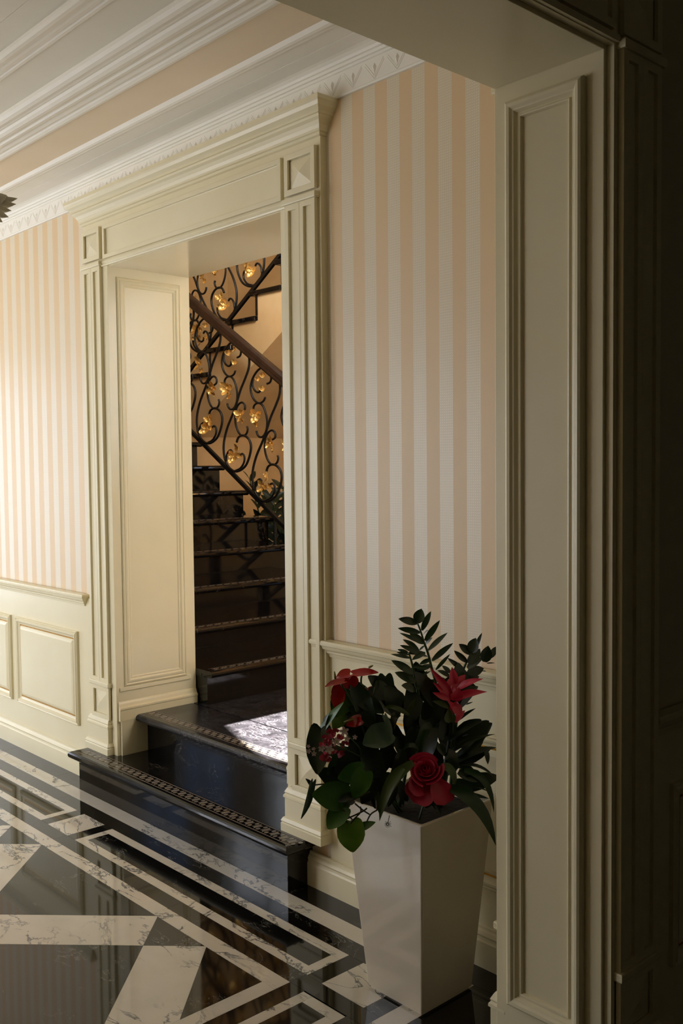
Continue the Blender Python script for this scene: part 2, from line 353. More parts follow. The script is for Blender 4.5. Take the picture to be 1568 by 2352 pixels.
# ------------------------------------------------------------------ ceiling, crown with diamonds
ceiling = thing('ceiling', 'pale hall ceiling with plaster mouldings and a peach band', None, (-5, -1.5, CEIL), kind='structure')
def cstrip(name, prof, mat):                              # profile (n, z) extruded along the hall
    mb = MB(); rings = [[(x, -n, z) for n, z in prof] for x in (HX0, HX1)]
    return mb.rings(rings, True, True, True).build(name, mat, ceiling)
def cboard(name, n0, n1, z, mat): return MB().box(HX0, HX1, -n1, -n0, z, z+0.06).build(name, mat, ceiling)
crown = cstrip('crown', [(0, 2.898), (0.010, 2.898), (0.013, 2.904), (0.010, 2.908), (0.010, 2.982), (0.016, 2.984), (0.018, 2.991), (0.026, 2.992), (0.029, 3.000), (0.036, 3.002), (0.040, 3.010), (0.052, 3.017), (0.066, 3.0205), (0.066, 3.05), (0, 3.05)], 'plaster_white')
cboard('crown_board', 0.06, 0.131, CEIL, 'plaster_white'); cboard('crown_board', 0.132, 0.22, CEIL+0.0012, 'plaster_white')
cstrip('moulding', [(0.205, 3.03), (0.205, 3.019), (0.212, 3.015), (0.220, 3.013), (0.226, 3.016), (0.230, 3.011), (0.243, 3.009), (0.252, 3.012), (0.258, 3.019), (0.262, 3.024), (0.262, 3.03)], 'plaster_white')
cboard('peach_band', 0.255, 0.46, CEIL+0.004, 'peach_paint')
cstrip('moulding', [(0.448, 3.03), (0.448, 3.018), (0.455, 3.010), (0.468, 3.008), (0.480, 3.012), (0.486, 3.018), (0.496, 3.012), (0.506, 3.010), (0.522, 3.014), (0.532, 3.006), (0.546, 3.000), (0.560, 2.998), (0.566, 3.004), (0.576, 3.002), (0.594, 2.992), (0.610, 2.990), (0.622, 2.996), (0.628, 3.004), (0.640, 3.000), (0.650, 3.003), (0.656, 2.996), (0.670, 2.992), (0.684, 2.996), (0.692, 3.006), (0.692, 3.03)], 'plaster_white')
cboard('ceiling_panel', 0.685, 0.845, CEIL, 'ceiling_paint')
cstrip('moulding', [(0.838, 3.03), (0.838, 3.014), (0.846, 3.008), (0.858, 3.007), (0.866, 3.012), (0.870, 3.006), (0.886, 3.003), (0.902, 3.004), (0.905, 2.999), (0.922, 2.994), (0.936, 2.994), (0.940, 3.004), (0.940, 3.03)], 'plaster_white')
cboard('ceiling_panel', 0.93, 1.030, CEIL-0.004, 'ceiling_paint'); cboard('ceiling_panel', 1.031, -HY1, CEIL-0.003, 'ceiling_paint')
dm = MB(); BW.pyramid(dm, -0.010, 0.010, -0.018, 0.018, 0, 0); dm = MB()
dv = [BW(0, 0.0102, 0.018), BW(0.010, 0.0098, 0.003), BW(0, 0.0102, -0.021), BW(-0.010, 0.0098, 0.003), BW(0, 0.0165, 0.003)]
dm.add(dv, [(0, 1, 4), (1, 2, 4), (2, 3, 4), (3, 0, 4)])
for s_ in (-1, 1):
    for off in (0.0, 0.008):
        a, b = (s_*0.0015, -0.036+off*1.2), (s_*(0.046-off*0.3), 0.016+off*1.0)
        dm.add([BW(a[0], 0.0098, a[1]), BW(b[0], 0.0098, b[1]), BW(b[0], 0.0098, b[1]+0.0035), BW(a[0], 0.0098, a[1]+0.0035), BW(a[0], 0.0113, a[1]+0.0017), BW(b[0], 0.0113, b[1]+0.0017)], [(0, 1, 5, 4), (4, 5, 2, 3)])
dme = None
for k in range(74):
    x = -1.645 - 0.107*k
    if dme is None:
        o = dm.build('crown_diamond', 'plaster_white', crown, recalc=False); dme = o.data
    else: o = link('crown_diamond', dme, crown)
    o.location = (x, 0, 2.946)

# ------------------------------------------------------------------ floor of black and white marble
floor = MB().box(HX0, HX1, HY1, 0.0, -0.05, -0.006).build('floor', 'joint', kind='structure')
floor['label'] = 'polished black and white marble hall floor'
def clip(poly, a, b, c):                                  # keep a*x+b*y<=c
    out = []
    for i in range(len(poly)):
        p, q = poly[i], poly[(i+1) % len(poly)]; dp, dq = a*p[0]+b*p[1]-c, a*q[0]+b*q[1]-c
        if dp <= 0: out.append(p)
        if dp*dq < 0: t = dp/(dp-dq); out.append((p[0]+(q[0]-p[0])*t, p[1]+(q[1]-p[1])*t))
    return out
def shrink(poly, g):
    ar = sum(p[0]*q[1]-q[0]*p[1] for p, q in zip(poly, poly[1:]+poly[:1]))
    if ar < 0: poly = poly[::-1]
    out = poly[:]
    for i in range(len(poly)):
        p, q = poly[i], poly[(i+1) % len(poly)]; dx, dy = q[0]-p[0], q[1]-p[1]; l = math.hypot(dx, dy)
        if l < 1e-6: continue
        nx, ny = dy/l, -dx/l
        out = clip(out, nx, ny, nx*p[0]+ny*p[1]-g)
        if len(out) < 3: return None
    return out
def tile(poly, white, name=None):
    q = shrink(poly, 0.0004)
    if not q or len(q) < 3: return
    ar = abs(sum(a[0]*b[1]-b[0]*a[1] for a, b in zip(q, q[1:]+q[:1])))/2
    if ar < 2e-5: return
    MB().prism(q, -0.012, 0.0).build(name or ('white_marble_tile' if white else 'black_marble_tile'), 'white_marble' if white else 'black_marble', floor)
def rect(x0, x1, y0, y1): return [(x0, y0), (x1, y0), (x1, y1), (x0, y1)]
FX = -1.876                                               # right end of the inlaid field
def strip_x(x0, x1, y0, y1, white, step, off):            # a strip along x cut by cross joints
    x = x1; k = 0; first = off
    while x > x0 + 1e-6:
        xx = max(x0, x - (first if k == 0 else step)); tile(rect(xx, x, y0, y1), white); x = xx; k += 1
def strip_y(x0, x1, y0, y1, white, step, off):
    y = y1; k = 0
    while y > y0 + 1e-6:
        yy = max(y0, y - (off if k == 0 else step)); tile(rect(x0, x1, yy, y), white); y = yy; k += 1
strip_x(HX0, -1.6, -0.126, 0.0, False, 0.64, 0.52)
strip_x(HX0, FX, -0.203, -0.126, True, 0.64, 1.05)
strip_x(HX0, -1.953, -0.278, -0.203, False, 0.9, 0.6)
PER = 1.86
for k in range(5):
    b0, b1 = max(HX0, -3.812-PER*k), -2.276-PER*k; t = 0.041
    if b1 < HX0+0.3: break
    for a0, a1 in (((b0+b1)/2-0.1, b1), (b0, (b0+b1)/2-0.1)):
        tile(rect(a0, a1, -0.278-t, -0.278), True); 
    for a0, a1 in (((b0+b1)/2+0.23, b1), (b0, (b0+b1)/2+0.23)):
        tile(rect(a0, a1, -0.458, -0.458+t), True)
    tile(rect(b1-t, b1, -0.458+t, -0.278-t), True); tile(rect(b0, b0+t, -0.458+t, -0.278-t), True)
    m_ = (b0+b1)/2
    tile(rect(b0+t, m_, -0.458+t, -0.278-t), False); tile(rect(m_, b1-t, -0.458+t, -0.278-t), False)
    sq = -2.208-PER*k
    tile(rect(sq, sq+0.188, -0.458, -0.278), True)
    tile(rect(b1, sq, -0.458, -0.278), False); tile(rect(sq+0.188, -1.953 if k == 0 else b0+PER, -0.458, -0.278), False)
strip_x(HX0, -2.281, -0.523, -0.458, False, 0.9, 0.7)
tile(rect(-2.281, -1.953, -0.523, -0.458), False)
strip_x(HX0, -2.281, -0.585, -0.523, True, 0.76, 0.055+0.64)
strip_y(-2.343, -2.281, -2.6, -0.585, True, 0.7, 0.62)
strip_y(-1.953, FX, -3.0, -0.203, True, 0.64, 0.6)
strip_y(FX, -1.6, -3.2, -0.126, False, 0.64, 0.5)
strip_y(-2.281, -2.211, -2.6, -0.523, False, 0.9, 0.8)
strip_y(-2.024, -1.953, -2.6, -0.523, False, 0.9, 0.8)
t = 0.041                                                 # the frame turning the corner
tile(rect(-2.211, -2.211+t, -2.5, -0.528), True); tile(rect(-2.024-t, -2.024, -2.5, -0.528-t), True); tile(rect(-2.211+t, -2.024, -0.528-t, -0.528), True)
tile(rect(-2.211+t, -2.024-t, -1.5, -0.528-t), False); tile(rect(-2.211+t, -2.024-t, -2.5, -1.5), False)
FLD = (HX0, -2.343, -2.6, -0.585)
def fclip(poly):
    x0, x1, y0, y1 = FLD
    for a, b, c in ((1, 0, x1), (-1, 0, -x0), (0, 1, y1), (0, -1, -y0)):
        poly = clip(poly, a, b, c)
        if len(poly) < 3: return None
    return poly
PD, BWD = 1.2155, 0.302
P0, N0 = -3.531, 2.066                                    # white bars: x+y in [P0,P0+BWD], y-x in [N0,N0+BWD], repeated every PD
def diag(p0, p1, n0, n1): return [((p-n)/2, (p+n)/2) for p, n in ((p0, n0), (p1, n0), (p1, n1), (p0, n1))]
for i in range(-7, 4):
    for j in range(-4, 8):
        p0, n0 = P0+PD*i, N0+PD*j
        for poly, wh in ((diag(p0, p0+BWD, n0, n0+BWD), False), (diag(p0, p0+BWD, n0+BWD, n0+PD), True), (diag(p0+BWD, p0+PD, n0, n0+BWD), True), (diag(p0+BWD, p0+PD, n0+BWD, n0+PD), False)):
            if max(q[0] for q in poly) < HX0: continue
            q = fclip(poly)
            if q: tile(q, wh)
MB().box(HX0, -2.211, HY1, -2.6, -0.012, 0.0).build('black_marble_tile', 'black_marble', floor)

# ------------------------------------------------------------------ end wall with glazed door, opposite wall with window
def wall_hole_x(name, x0, x1, y0, y1, z1, hy0, hy1, hz0, hz1, mat):
    return MB().box(x0, x1, y0, hy0, 0, z1).box(x0, x1, hy1, y1, 0, z1).box(x0, x1, hy0, hy1, hz1, z1).box(x0, x1, hy0, hy1, 0, hz0).build(name, mat, kind='structure')
wall_hole_x('wall_left', HX0-0.2, HX0, HY1, 0.2, 3.3, -2.50, -1.00, 0.05, 2.65, 'cream')
def glazing(B, u0, u1, z0, z1, nu, nz, name, label):
    t = thing(name, label, None, B((u0+u1)/2, 0, z0), kind='structure')
    mb = MB(); f = 0.06
    B.box(mb, u0, u0+f, -0.03, 0.03, z0, z1); B.box(mb, u1-f, u1, -0.03, 0.03, z0, z1); B.box(mb, u0+f, u1-f, -0.03, 0.03, z0, z0+f); B.box(mb, u0+f, u1-f, -0.03, 0.03, z1-f, z1)
    mb.build('window_frame', 'door_white', t)
    for i in range(1, nu):
        u = u0+(u1-u0)*i/nu; B.box(MB(), u-0.02, u+0.02, -0.02, 0.02, z0+f, z1-f).build('mullion', 'door_white', t)
    for i in range(1, nz):
        z = z0+(z1-z0)*i/nz; B.box(MB(), u0+f, u1-f, -0.018, 0.018, z-0.015, z+0.015).build('glazing_bar', 'door_white', t)
    B.box(MB(), u0+f, u1-f, -0.003, 0.003, z0+f, z1-f).build('pane', 'window_glass', t)
glazing(Basis((HX0-0.05, 0, 0), (0, 1, 0), (1, 0, 0)), -2.50, -1.00, 0.05, 2.65, 2, 3, 'door_1', 'white glazed double door at the end of the hall')
OPEN = [(-9.25, -8.1, 0.9, 2.65), (-7.6, -6.2, 0.45, 2.65), (-5.6, -4.2, 0.25, 2.35)]
wf = MB(); xa = HX0-0.2
for (o0, o1, q0, q1) in OPEN:
    wf.box(xa, o0, HY1-0.2, HY1, 0, 3.3).box(o0, o1, HY1-0.2, HY1, q1, 3.3).box(o0, o1, HY1-0.2, HY1, 0, q0); xa = o1
wf.box(xa, HX1, HY1-0.2, HY1, 0, 3.3).build('wall_front', 'wallpaper', kind='structure')
BO = Basis((0, HY1-0.05, 0), (1, 0, 0), (0, 1, 0))
glazing(BO, -5.6, -4.2, 0.25, 2.35, 2, 3, 'window_1', 'white framed tall window opposite the stair doorway')
glazing(BO, -7.6, -6.2, 0.45, 2.65, 2, 3, 'window_4', 'white framed tall window in the middle of the opposite hall wall')
glazing(BO, -9.25, -8.1, 0.9, 2.65, 2, 2, 'window_3', 'white framed window near the end of the hall')

# ------------------------------------------------------------------ the near portal
JY = -0.365; PX0, PX1 = -1.600, -1.278                    # jamb plane, hall edge and near edge
wn = MB().box(HX1, -1.285, JY+0.015, 2.2, 0, 3.3).box(HX1, -1.285, -2.80, JY+0.015, ZS+0.02, 3.3).box(HX1, -1.285, -4.2, -2.80, 0, 3.3).build('wall_near', 'dark_room', kind='structure')
portal = thing('trim_4', 'near cream portal with a tall panelled jamb and deep lintel', None, (-1.44, JY, 0), kind='structure')
BJ = Basis((0, JY, 0), (1, 0, 0), (0, -1, 0))
BJ.box(MB(), PX0, PX1, -0.05, 0, 0, ZS+0.02).build('jamb', 'cream', portal, bevel=0.002)
JP = [(0, 0), (0, 0.012), (0.004, 0.018), (0.010, 0.021), (0.018, 0.020), (0.024, 0.015), (0.028, 0.014), (0.034, 0.006), (0.038, 0.006), (0.041, 0.010), (0.045, 0.009), (0.048, 0.001)]
BJ.frame(MB(), -1.557, -1.326, 0.170, 2.512, JP, 0.0, fill=0.001).build('jamb_panel', 'cream', portal)
MB().box(PX0, PX1, -2.80, JY, ZS, ZS+0.04).build('soffit', 'cream', portal, bevel=0.002)
MB().box(PX0, PX1, -2.84, -2.79, 0, ZS+0.02).build('jamb', 'cream', portal, bevel=0.002)
BF = Basis((-1.285, 0, 0), (0, 1, 0), (1, 0, 0)); BH = Basis((HX1, 0, 0), (0, 1, 0), (-1, 0, 0))
for B, nm in ((BF, 'near'), (BH, 'hall')):
    mb = MB(); B.box(mb, JY+0.010, -0.155, -0.01, 0.027, 0, 2.79); B.box(mb, -2.80, JY+0.010, -0.01, 0.027, ZS+0.010, 2.79)
    mb.build('backing_board', 'cream', portal)
    pilaster(B, JY+0.026, -0.167, portal, 0.027, zb=0.36, zt=2.558)
    plinth(B, JY+(0.018 if nm == 'near' else 0.008), -0.150, portal, 0.021, 0.0)
    B.frame(MB(), -2.40, JY-0.002, 2.594, 2.752, [(0, 0), (0, 0.014), (0.019, 0.014), (0.019, 0.003), (0.022, 0.002)], 0.027, fill=0.002).build('frieze_panel', 'cream', portal, bevel=0.0012)
    B.sweep(MB(), [(0, 2.572), (0.010, 2.572), (0.010, 2.588), (0, 2.590)], [(-2.8, 0.027), (JY+0.02, 0.027)]).build('architrave_bead', 'cream', portal)
    B.sweep(MB(), CORN, [(-2.9, 0.030), (-0.155, 0.030), (-0.155, 0.0)]).build('cornice', 'cream', portal)
# the near wall beside the portal: wainscot, chair rail, panel
MB().box(-1.2855, -1.277, -0.155, 2.2, 0, 0.935).build('wainscot', 'cream', wn)
wains_panel(BF, -0.045, 0.62, 0.258, 0.752, wn)
BF.sweep(MB(), RAIL, [(-0.155, 0.008), (2.2, 0.008)]).build('trim_5', 'cream', kind='structure', label='chair rail in the dark room right of the portal')
# the dark room the camera stands in
MB().box(HX1, 3.2, -4.2, 2.2, -0.05, 0.0).build('floor_near', 'black_marble', kind='structure')
MB().box(-1.285, 3.2, -4.2, 2.2, 3.2, 3.3).build('ceiling_near', 'dark_room', kind='structure')
MB().box(3.2, 3.4, -4.2, 2.2, 0, 3.3).build('wall_right', 'dark_room', kind='structure')
MB().box(-1.285, 3.2, 2.2, 2.4, 0, 3.3).build('wall_far', 'dark_room', kind='structure')
MB().box(HX1, 3.2, -4.4, -4.2, 0, 3.3).build('wall_behind', 'dark_room', kind='structure')
# ------------------------------------------------------------------ steps in the doorway
NOSE = [(-0.012, -0.036), (0.020, -0.036), (0.031, -0.034), (0.038, -0.028), (0.041, -0.019), (0.040, -0.010), (0.035, -0.004), (0.026, 0.0)]
def tread(mb, u0, u1, back, front, z, sides=True):        # slab with a bullnose front and ends, (x, n) with n = -y
    rings = []
    for o, dz in NOSE:
        s_ = o if sides else 0.0
        rings.append([BW(u0-s_, back, z+dz), BW(u0-s_, front+o, z+dz), BW(u1+s_, front+o, z+dz), BW(u1+s_, back, z+dz)])
    return mb.rings(rings, True, True, True)
def inlay(u0, u1, n0, n1, z, parent, pitch=0.052, flip=None):
    # light stone set into the tread: borders, concave lozenges and round pebbles; flip maps (u, n) to world
    P = flip or (lambda u, n: BW(u, n, z))
    mb = MB(); h = (n1-n0); b = h*0.07; nc = (n0+n1)/2
    def poly(pts): mb.add([P(u, n) + Vector((0, 0, 0.0006)) for u, n in pts], [tuple(range(len(pts)))])
    poly([(u0, n0), (u1, n0), (u1, n0+b), (u0, n0+b)]); poly([(u0, n1-b), (u1, n1-b), (u1, n1), (u0, n1)])
    k = int((u1-u0)/pitch); p = (u1-u0)/k
    for i in range(k):
        c = u0+p*(i+0.5); a, d = p*0.36, h*0.40
        pts = []
        cor = [(a, d*0.25), (a*0.25, d), (-a, d*0.25), (-a*0.25, -d)]
        cor = [(a*0.95, -d*0.55), (a*0.35, d*0.95), (-a*0.95, d*0.55), (-a*0.35, -d*0.95)]
        for q in range(4):
            A, Bq = cor[q], cor[(q+1) % 4]
            for s_ in range(4):
                t_ = s_/4; m_ = 1-0.9*t_*(1-t_); pts.append((c+(A[0]+(Bq[0]-A[0])*t_)*m_, nc+(A[1]+(Bq[1]-A[1])*t_)*m_))
        poly(pts)
        for sg in (1, -1):
            cu, cn = c+p*0.5-sg*p*0.10, nc+sg*h*0.21
            poly([(cu+p*0.16*math.cos(2*PI*e/10), cn+h*0.15*math.sin(2*PI*e/10)) for e in range(10)])
    return mb.build('stone_inlay', 'inlay', parent, recalc=False, kind='stuff')
st1 = thing('marble_step', 'lower black marble step with patterned inlay strip, standing out in the hall', 'step', (-3.6, -0.06, 0), 'black marble steps in the stair doorway')
RJ = [-4.405, -3.62, -2.775]
tread(MB(), -4.405, -2.775, -0.16, 0.125, 0.19).build('tread', 'stair_marble', st1)
for a, b in ((-4.405, -3.42), (-3.42, -2.775)):
    BW.box(MB(), a, b-0.0008, -0.10, 0.125, 0, 0.156).build('riser', 'stair_marble', st1)
inlay(-4.39, -2.745, 0.070, 0.138, 0.19, st1)
BW.box(MB(), -4.405, -2.775, -0.14, -0.1385, 0.19, 0.1908).build('joint_line', 'joint', st1)
st2 = thing('marble_step', 'upper black marble step between the two cream reveals', 'step', (-3.54, 0.1, 0.19), 'black marble steps in the stair doorway')
tread(MB(), XL, XR, -0.40, -0.110, 0.38, sides=False).build('tread', 'landing_marble', st2)
for a, b in ((XL, -3.26), (XR-0.372, XR)):
    BW.box(MB(), a, b-0.0008, -0.40, -0.135, 0.19, 0.346).build('riser', 'stair_marble', st2)
inlay(XL+0.02, XR-0.02, -0.172, -0.112, 0.38, st2)
# landing of polished slabs
land = thing('landing', 'black stone landing with a patch of sunlight at the foot of the stairs', 'landing', (-3.5, 1.2, 0.33))
xs = [-4.75, -3.95, -3.15, -2.005]; ys = [0.408, 1.02, 1.74, 2.42, 3.095]
for i in range(3):
    for j in range(4):
        MB().box(xs[i]+0.0012, xs[i+1]-0.0012, ys[j]+0.0012, ys[j+1]-0.0012, 0.33, 0.38).build('slab', 'landing_marble', land)
MB().box(-4.75, -2.005, 0.44, 3.095, 0.26, 0.377).build('landing_bed', 'joint', land)

# ------------------------------------------------------------------ lower flight, climbing to the left
RISE, RUN = 0.175, 0.28
fl1 = thing('stair_flight', 'lower flight of black marble stairs climbing left from the landing', 'stairs', (-4.1, 1.08, 0.38), 'flights of the staircase')
BX = Basis((0, 0, 0), (0, 1, 0), (1, 0, 0))               # u = y, n = +x
def tread_x(u0, u1, back, front, z, parent, mat='stair_marble', end=0.02):
    mb = MB(); rings = []
    for o, dz in NOSE:
        rings.append([BX(u0, back, z+dz), BX(u0, front+o, z+dz), BX(u1+end, front+o, z+dz), BX(u1+end, back, z+dz)])
    return mb.rings(rings, True, True, True).build('tread', mat, parent)
F1Y0, F1Y1 = 0.436, 1.73
for k in range(1, 10):
    xr = -4.095 - RUN*(k-1); z = 0.38 + RISE*k
    back = xr - RUN - 0.02 if k < 9 else -7.515
    tread_x(F1Y0, F1Y1, back, xr, z, fl1)
    MB().box(xr-0.03, xr, F1Y0, F1Y1, z-RISE, z-0.034).build('riser', 'stair_marble', fl1)
    P = (lambda xr_, z_: (lambda u, n: Vector((xr_+0.02-n, u, z_))))(xr, z)
    inlay(F1Y0+0.03, F1Y1-0.02, 0.0, 0.055, z, fl1, flip=P)
MB().box(-6.33, -4.75, 1.74, 3.095, 0.26, 0.38).build('understair_floor', 'landing_marble', land)
prof = [(-4.12, 0.381)]
for k in range(1, 10):
    xr = -4.125 - RUN*(k-1); z = 0.38+RISE*k-0.036
    prof += [(xr, z-RISE if k > 1 else 0.38), (xr, z)]
prof += [(-6.4-0.02, 0.38+RISE*9-0.036), (-6.4-0.02, 0.381)]
MB().prism_y(prof, F1Y0+0.004, F1Y1-0.01).build('stair_core', 'stair_marble', fl1)
MB().box(-7.515, -6.40, 0.44, 3.095, 1.80, 1.953-0.034).build('landing_slab', 'beige_plaster', fl1)
MB().box(-7.515, -6.33, 1.73, 3.095, 1.92, 1.955).build('half_landing', 'stair_marble', fl1)
MB().box(-6.45, -6.33, 1.74, 3.095, 0.38, 1.83).build('understair_wall', 'beige_plaster', fl1)

# ------------------------------------------------------------------ upper flight, climbing to the right behind the railing
fl2 = thing('stair_flight', 'upper flight with beige plaster stringer and black treads climbing right', 'stairs', (-5.8, 2.4, 1.95), 'flights of the staircase')
F2Y0, F2Y1, RUN2 = 1.85, 3.095, 0.2875
def nose2(k): return -5.527 - RUN2*(14-k)
top = []
for k in range(10, 19):
    z = 0.38+RISE*k; xr = nose2(k)+0.055
    top += [(xr+0.018, z-RISE-0.036 if k > 10 else 1.92), (xr+0.018, z-0.036)]
    MB().box(nose2(k), nose2(k)+RUN2+0.058 if k < 18 else -2.005, F2Y0-0.02, F2Y1, z-0.036, z).build('tread', 'stair_marble', fl2, bevel=0.006)
    MB().box(xr, xr+0.02, F2Y0-0.006, F2Y1, z-RISE, z-0.034).build('riser', 'stair_marble', fl2)
xe = nose2(18)+0.5
bot = [(xe, 3.34), (xe-0.55, 3.34)]
x_at = lambda z: -5.154 + (z-2.534)/0.605
bot = [(-2.005, 3.494), (-2.005, 3.30), (x_at(3.30), 3.30), (x_at(1.83), 1.83), (-6.72, 1.83)]
MB().prism_y(top + bot, F2Y0, F2Y1).build('stringer', 'beige_plaster', fl2)

# ------------------------------------------------------------------ wrought railings
CURV = {
  'A': [(169, 817), (191, 771), (186, 706), (144, 635), (89, 559), (39, 468), (-8, 394), (-68, 311), (-107, 230), (-120, 158), (-105, 84), (-63, 29), (0, 0), (65, 3), (133, 37), (178, 99), (197, 160), (184, 205), (146, 236), (101, 246), (56, 233), (35, 200)],
  'B': [(-93, 70), (-84, 111), (-60, 140), (-34, 147), (-18, 133)],
  'C': [(12, 2), (73, 20), (115, 60), (121, 100), (98, 120), (72, 111)],
  'D': [(99, 410), (127, 424), (130, 450), (105, 471), (69, 467), (35, 437), (16, 380), (25, 317), (59, 262), (101, 244), (141, 255), (158, 285), (151, 305)],
  'E': [(-97, 611), (-93, 640), (-65, 658), (-28, 659), (10, 635), (39, 584), (51, 526), (36, 468), (1, 434), (-37, 433), (-61, 454), (-67, 474)],
  'F': [(55, 783), (85, 790), (100, 815), (91, 851), (62, 880), (32, 894), (-18, 890), (-64, 866), (-107, 820), (-126, 763), (-107, 707), (-69, 671), (-28, 659), (14, 671), (33, 696)],
  'G': [(-102, 829), (-108, 789), (-87, 751), (-52, 733), (-25, 741), (-18, 763)]}
FLOW = [(-57, 577, 1), (-45, 505, 0), (100, 385, 1), (122, 331, 0), (30, 825, 0), (-26, 805, 0), (25, 735, 0), (60, 168, 1), (10, 100, 1), (70, 90, 0)]
def smooth_path(pts, sub=4):
    out = []; n = len(pts)
    for i in range(n-1):
        p0, p1, p2, p3 = (Vector(pts[max(i-1, 0)]), Vector(pts[i]), Vector(pts[i+1]), Vector(pts[min(i+2, n-1)]))
        for s_ in range(sub):
            t_ = s_/sub
            out.append(0.5*((2*p1) + (p2-p0)*t_ + (2*p0-5*p1+4*p2-p3)*t_*t_ + (3*p1-p0-3*p2+p3)*t_**3))
    out.append(Vector(pts[-1])); return out
def flower_mesh(name, big):
    mb = MB()
    np_ = 6 if big else 3
    for i in range(np_):
        a = 2*PI*i/np_ + (0.3 if i % 2 else 0.0); L = (0.050 if i % 2 else 0.042) if big else 0.036; W = L*0.34
        d = Vector((math.cos(a), -0.15 - 0.3*(i % 3), math.sin(a)*1.1)) if big else Vector((0.5*math.cos(a), -0.3*math.sin(a), 0.9+0.1*i))
        d.normalize(); s_ = d.cross(Vector((0, 1, 0.2))).normalized(); n_ = d.cross(s_)
        rows = []
        for q in range(5):
            t_ = q/4; ww = W*math.sin(PI*min(1, 0.04+0.88*t_**1.3))**0.8; c = d*L*t_ + n_*(-0.006*math.sin(PI*t_))
            rows.append([c - s_*ww + n_*0.004, c - n_*0.002, c + s_*ww + n_*0.004])
        mb.rings(rows, False)
    mb.sphere((0, -0.004, 0), 0.007 if big else 0.005, 6, 4)
    me_o = mb.build(name, 'gold_leaf', None, smooth=True, recalc=False); me = me_o.data; bpy.data.objects.remove(me_o); return me
FM, BM_ = flower_mesh('flower', True), flower_mesh('flower_bud', False)
def railing(label, yr, refs, mirror, rail_pts, bar_pts, hand, group='wrought iron stair railings'):
    t = thing('stair_railing', label, 'railing', (rail_pts[0][0], yr, rail_pts[0][1]-0.9), group)
    if hand:
        (xa, za), (xb, zb) = rail_pts
        d = Vector((xb-xa, 0, zb-za)).normalized(); up = Vector((-d.z, 0, d.x)); up = up if up.z > 0 else -up
        sec = [(-0.024, 0.0), (0.024, 0.0), (0.030, 0.012), (0.028, 0.030), (0.030, 0.036), (0.027, 0.058), (0.016, 0.070), (-0.016, 0.070), (-0.027, 0.058), (-0.030, 0.036), (-0.028, 0.030), (-0.030, 0.012)]
        MB().rings([[Vector((x, yr, z)) + up*b + Vector((0, a, 0)) for a, b in sec] for x, z in ((xa, za), (xb, zb))], True, True, True).build('handrail', 'bronze_rail', t)
    (xa, za), (xb, zb) = bar_pts
    d = Vector((xb-xa, 0, zb-za)).normalized(); up = Vector((-d.z, 0, d.x)); up = up if up.z > 0 else -up
    MB().rings([[Vector((x, yr+a, z)) + up*b for a, b in ((-0.011, -0.013), (0.011, -0.013), (0.011, 0.013), (-0.011, 0.013))] for x, z in ((xa, za), (xb, zb))], True, True, True).build('bottom_bar', 'iron', t)
    meshes = {}
    for i, (rx, rz) in enumerate(refs):
        for key, pts in CURV.items():
            if key not in meshes:
                sg = -1 if mirror else 1
                path = [(sg*a/1000, 0.0, b/1000) for a, b in pts]
                mb = MB().tube(smooth_path(path), 0.0085 if key == 'A' else 0.0075, 7)
                o = mb.build('scroll', 'iron', t, smooth=True); meshes[key] = o.data
            else: o = link('scroll', meshes[key], t)
            o.location = (rx, yr + (0.004 if key in 'DG' else 0.0), rz)
        for j, (a, b, big) in enumerate(FLOW):
            o = link('flower' if big else 'flower_bud', FM if big else BM_, t)
            o.location = (rx + (-a if mirror else a)/1000, yr-0.012, rz + b/1000)
            rnd = random.Random(i*31+j); s_ = rnd.uniform(0.9, 1.25)
            o.rotation_euler = (rnd.uniform(-0.4, 0.5), rnd.uniform(0, 2*PI) if big else rnd.uniform(-0.6, 0.6), rnd.uniform(-0.6, 0.6)); o.scale = (s_, s_, s_)
    return t
S1 = -0.617
hr = lambda x: 2.812 - 0.010 + S1*(x+6.056)
r1 = railing('iron scroll railing with gold flowers and brown handrail along the lower flight', 1.66, [(-5.501+0.328*i, 1.565-0.2025*i) for i in range(-4, 4)], False, [(-6.75, hr(-6.75)), (-4.12, hr(-4.12))], [(-6.75, 1.874-S1*-0.70*-1), (-4.12, 1.874+S1*(-4.12+6.049))], True)
for xk in (-4.12,):
    np_ = MB(); np_.box(xk-0.03, xk+0.03, 1.63, 1.69, 0.38, 1.70).box(xk-0.04, xk+0.04, 1.62, 1.70, 1.70, 1.74).build('newel_post', 'iron', r1)
for k in (2, 4):
    xk = -4.095-RUN*(k-1)-0.12; MB().tube([(xk, 1.66, 0.38+RISE*k-0.01), (xk, 1.66, 1.874+S1*(xk+6.049))], 0.010, 8).build('baluster_foot', 'iron', r1)
S2 = 0.6214
bar2 = lambda x: 2.385 + S2*(x+6.28) + 0.008
ref0 = (-5.53, bar2(-5.53)+0.02)
r2 = railing('iron scroll railing with gold flowers rising along the upper flight', 1.88, [(ref0[0]+0.326*i, ref0[1]+0.2025*i) for i in range(-4, 5)], True, [(-6.75, bar2(-6.75)+0.95), (-4.3, bar2(-4.3)+0.95)], [(-6.75, bar2(-6.75)), (-4.3, bar2(-4.3))], True)

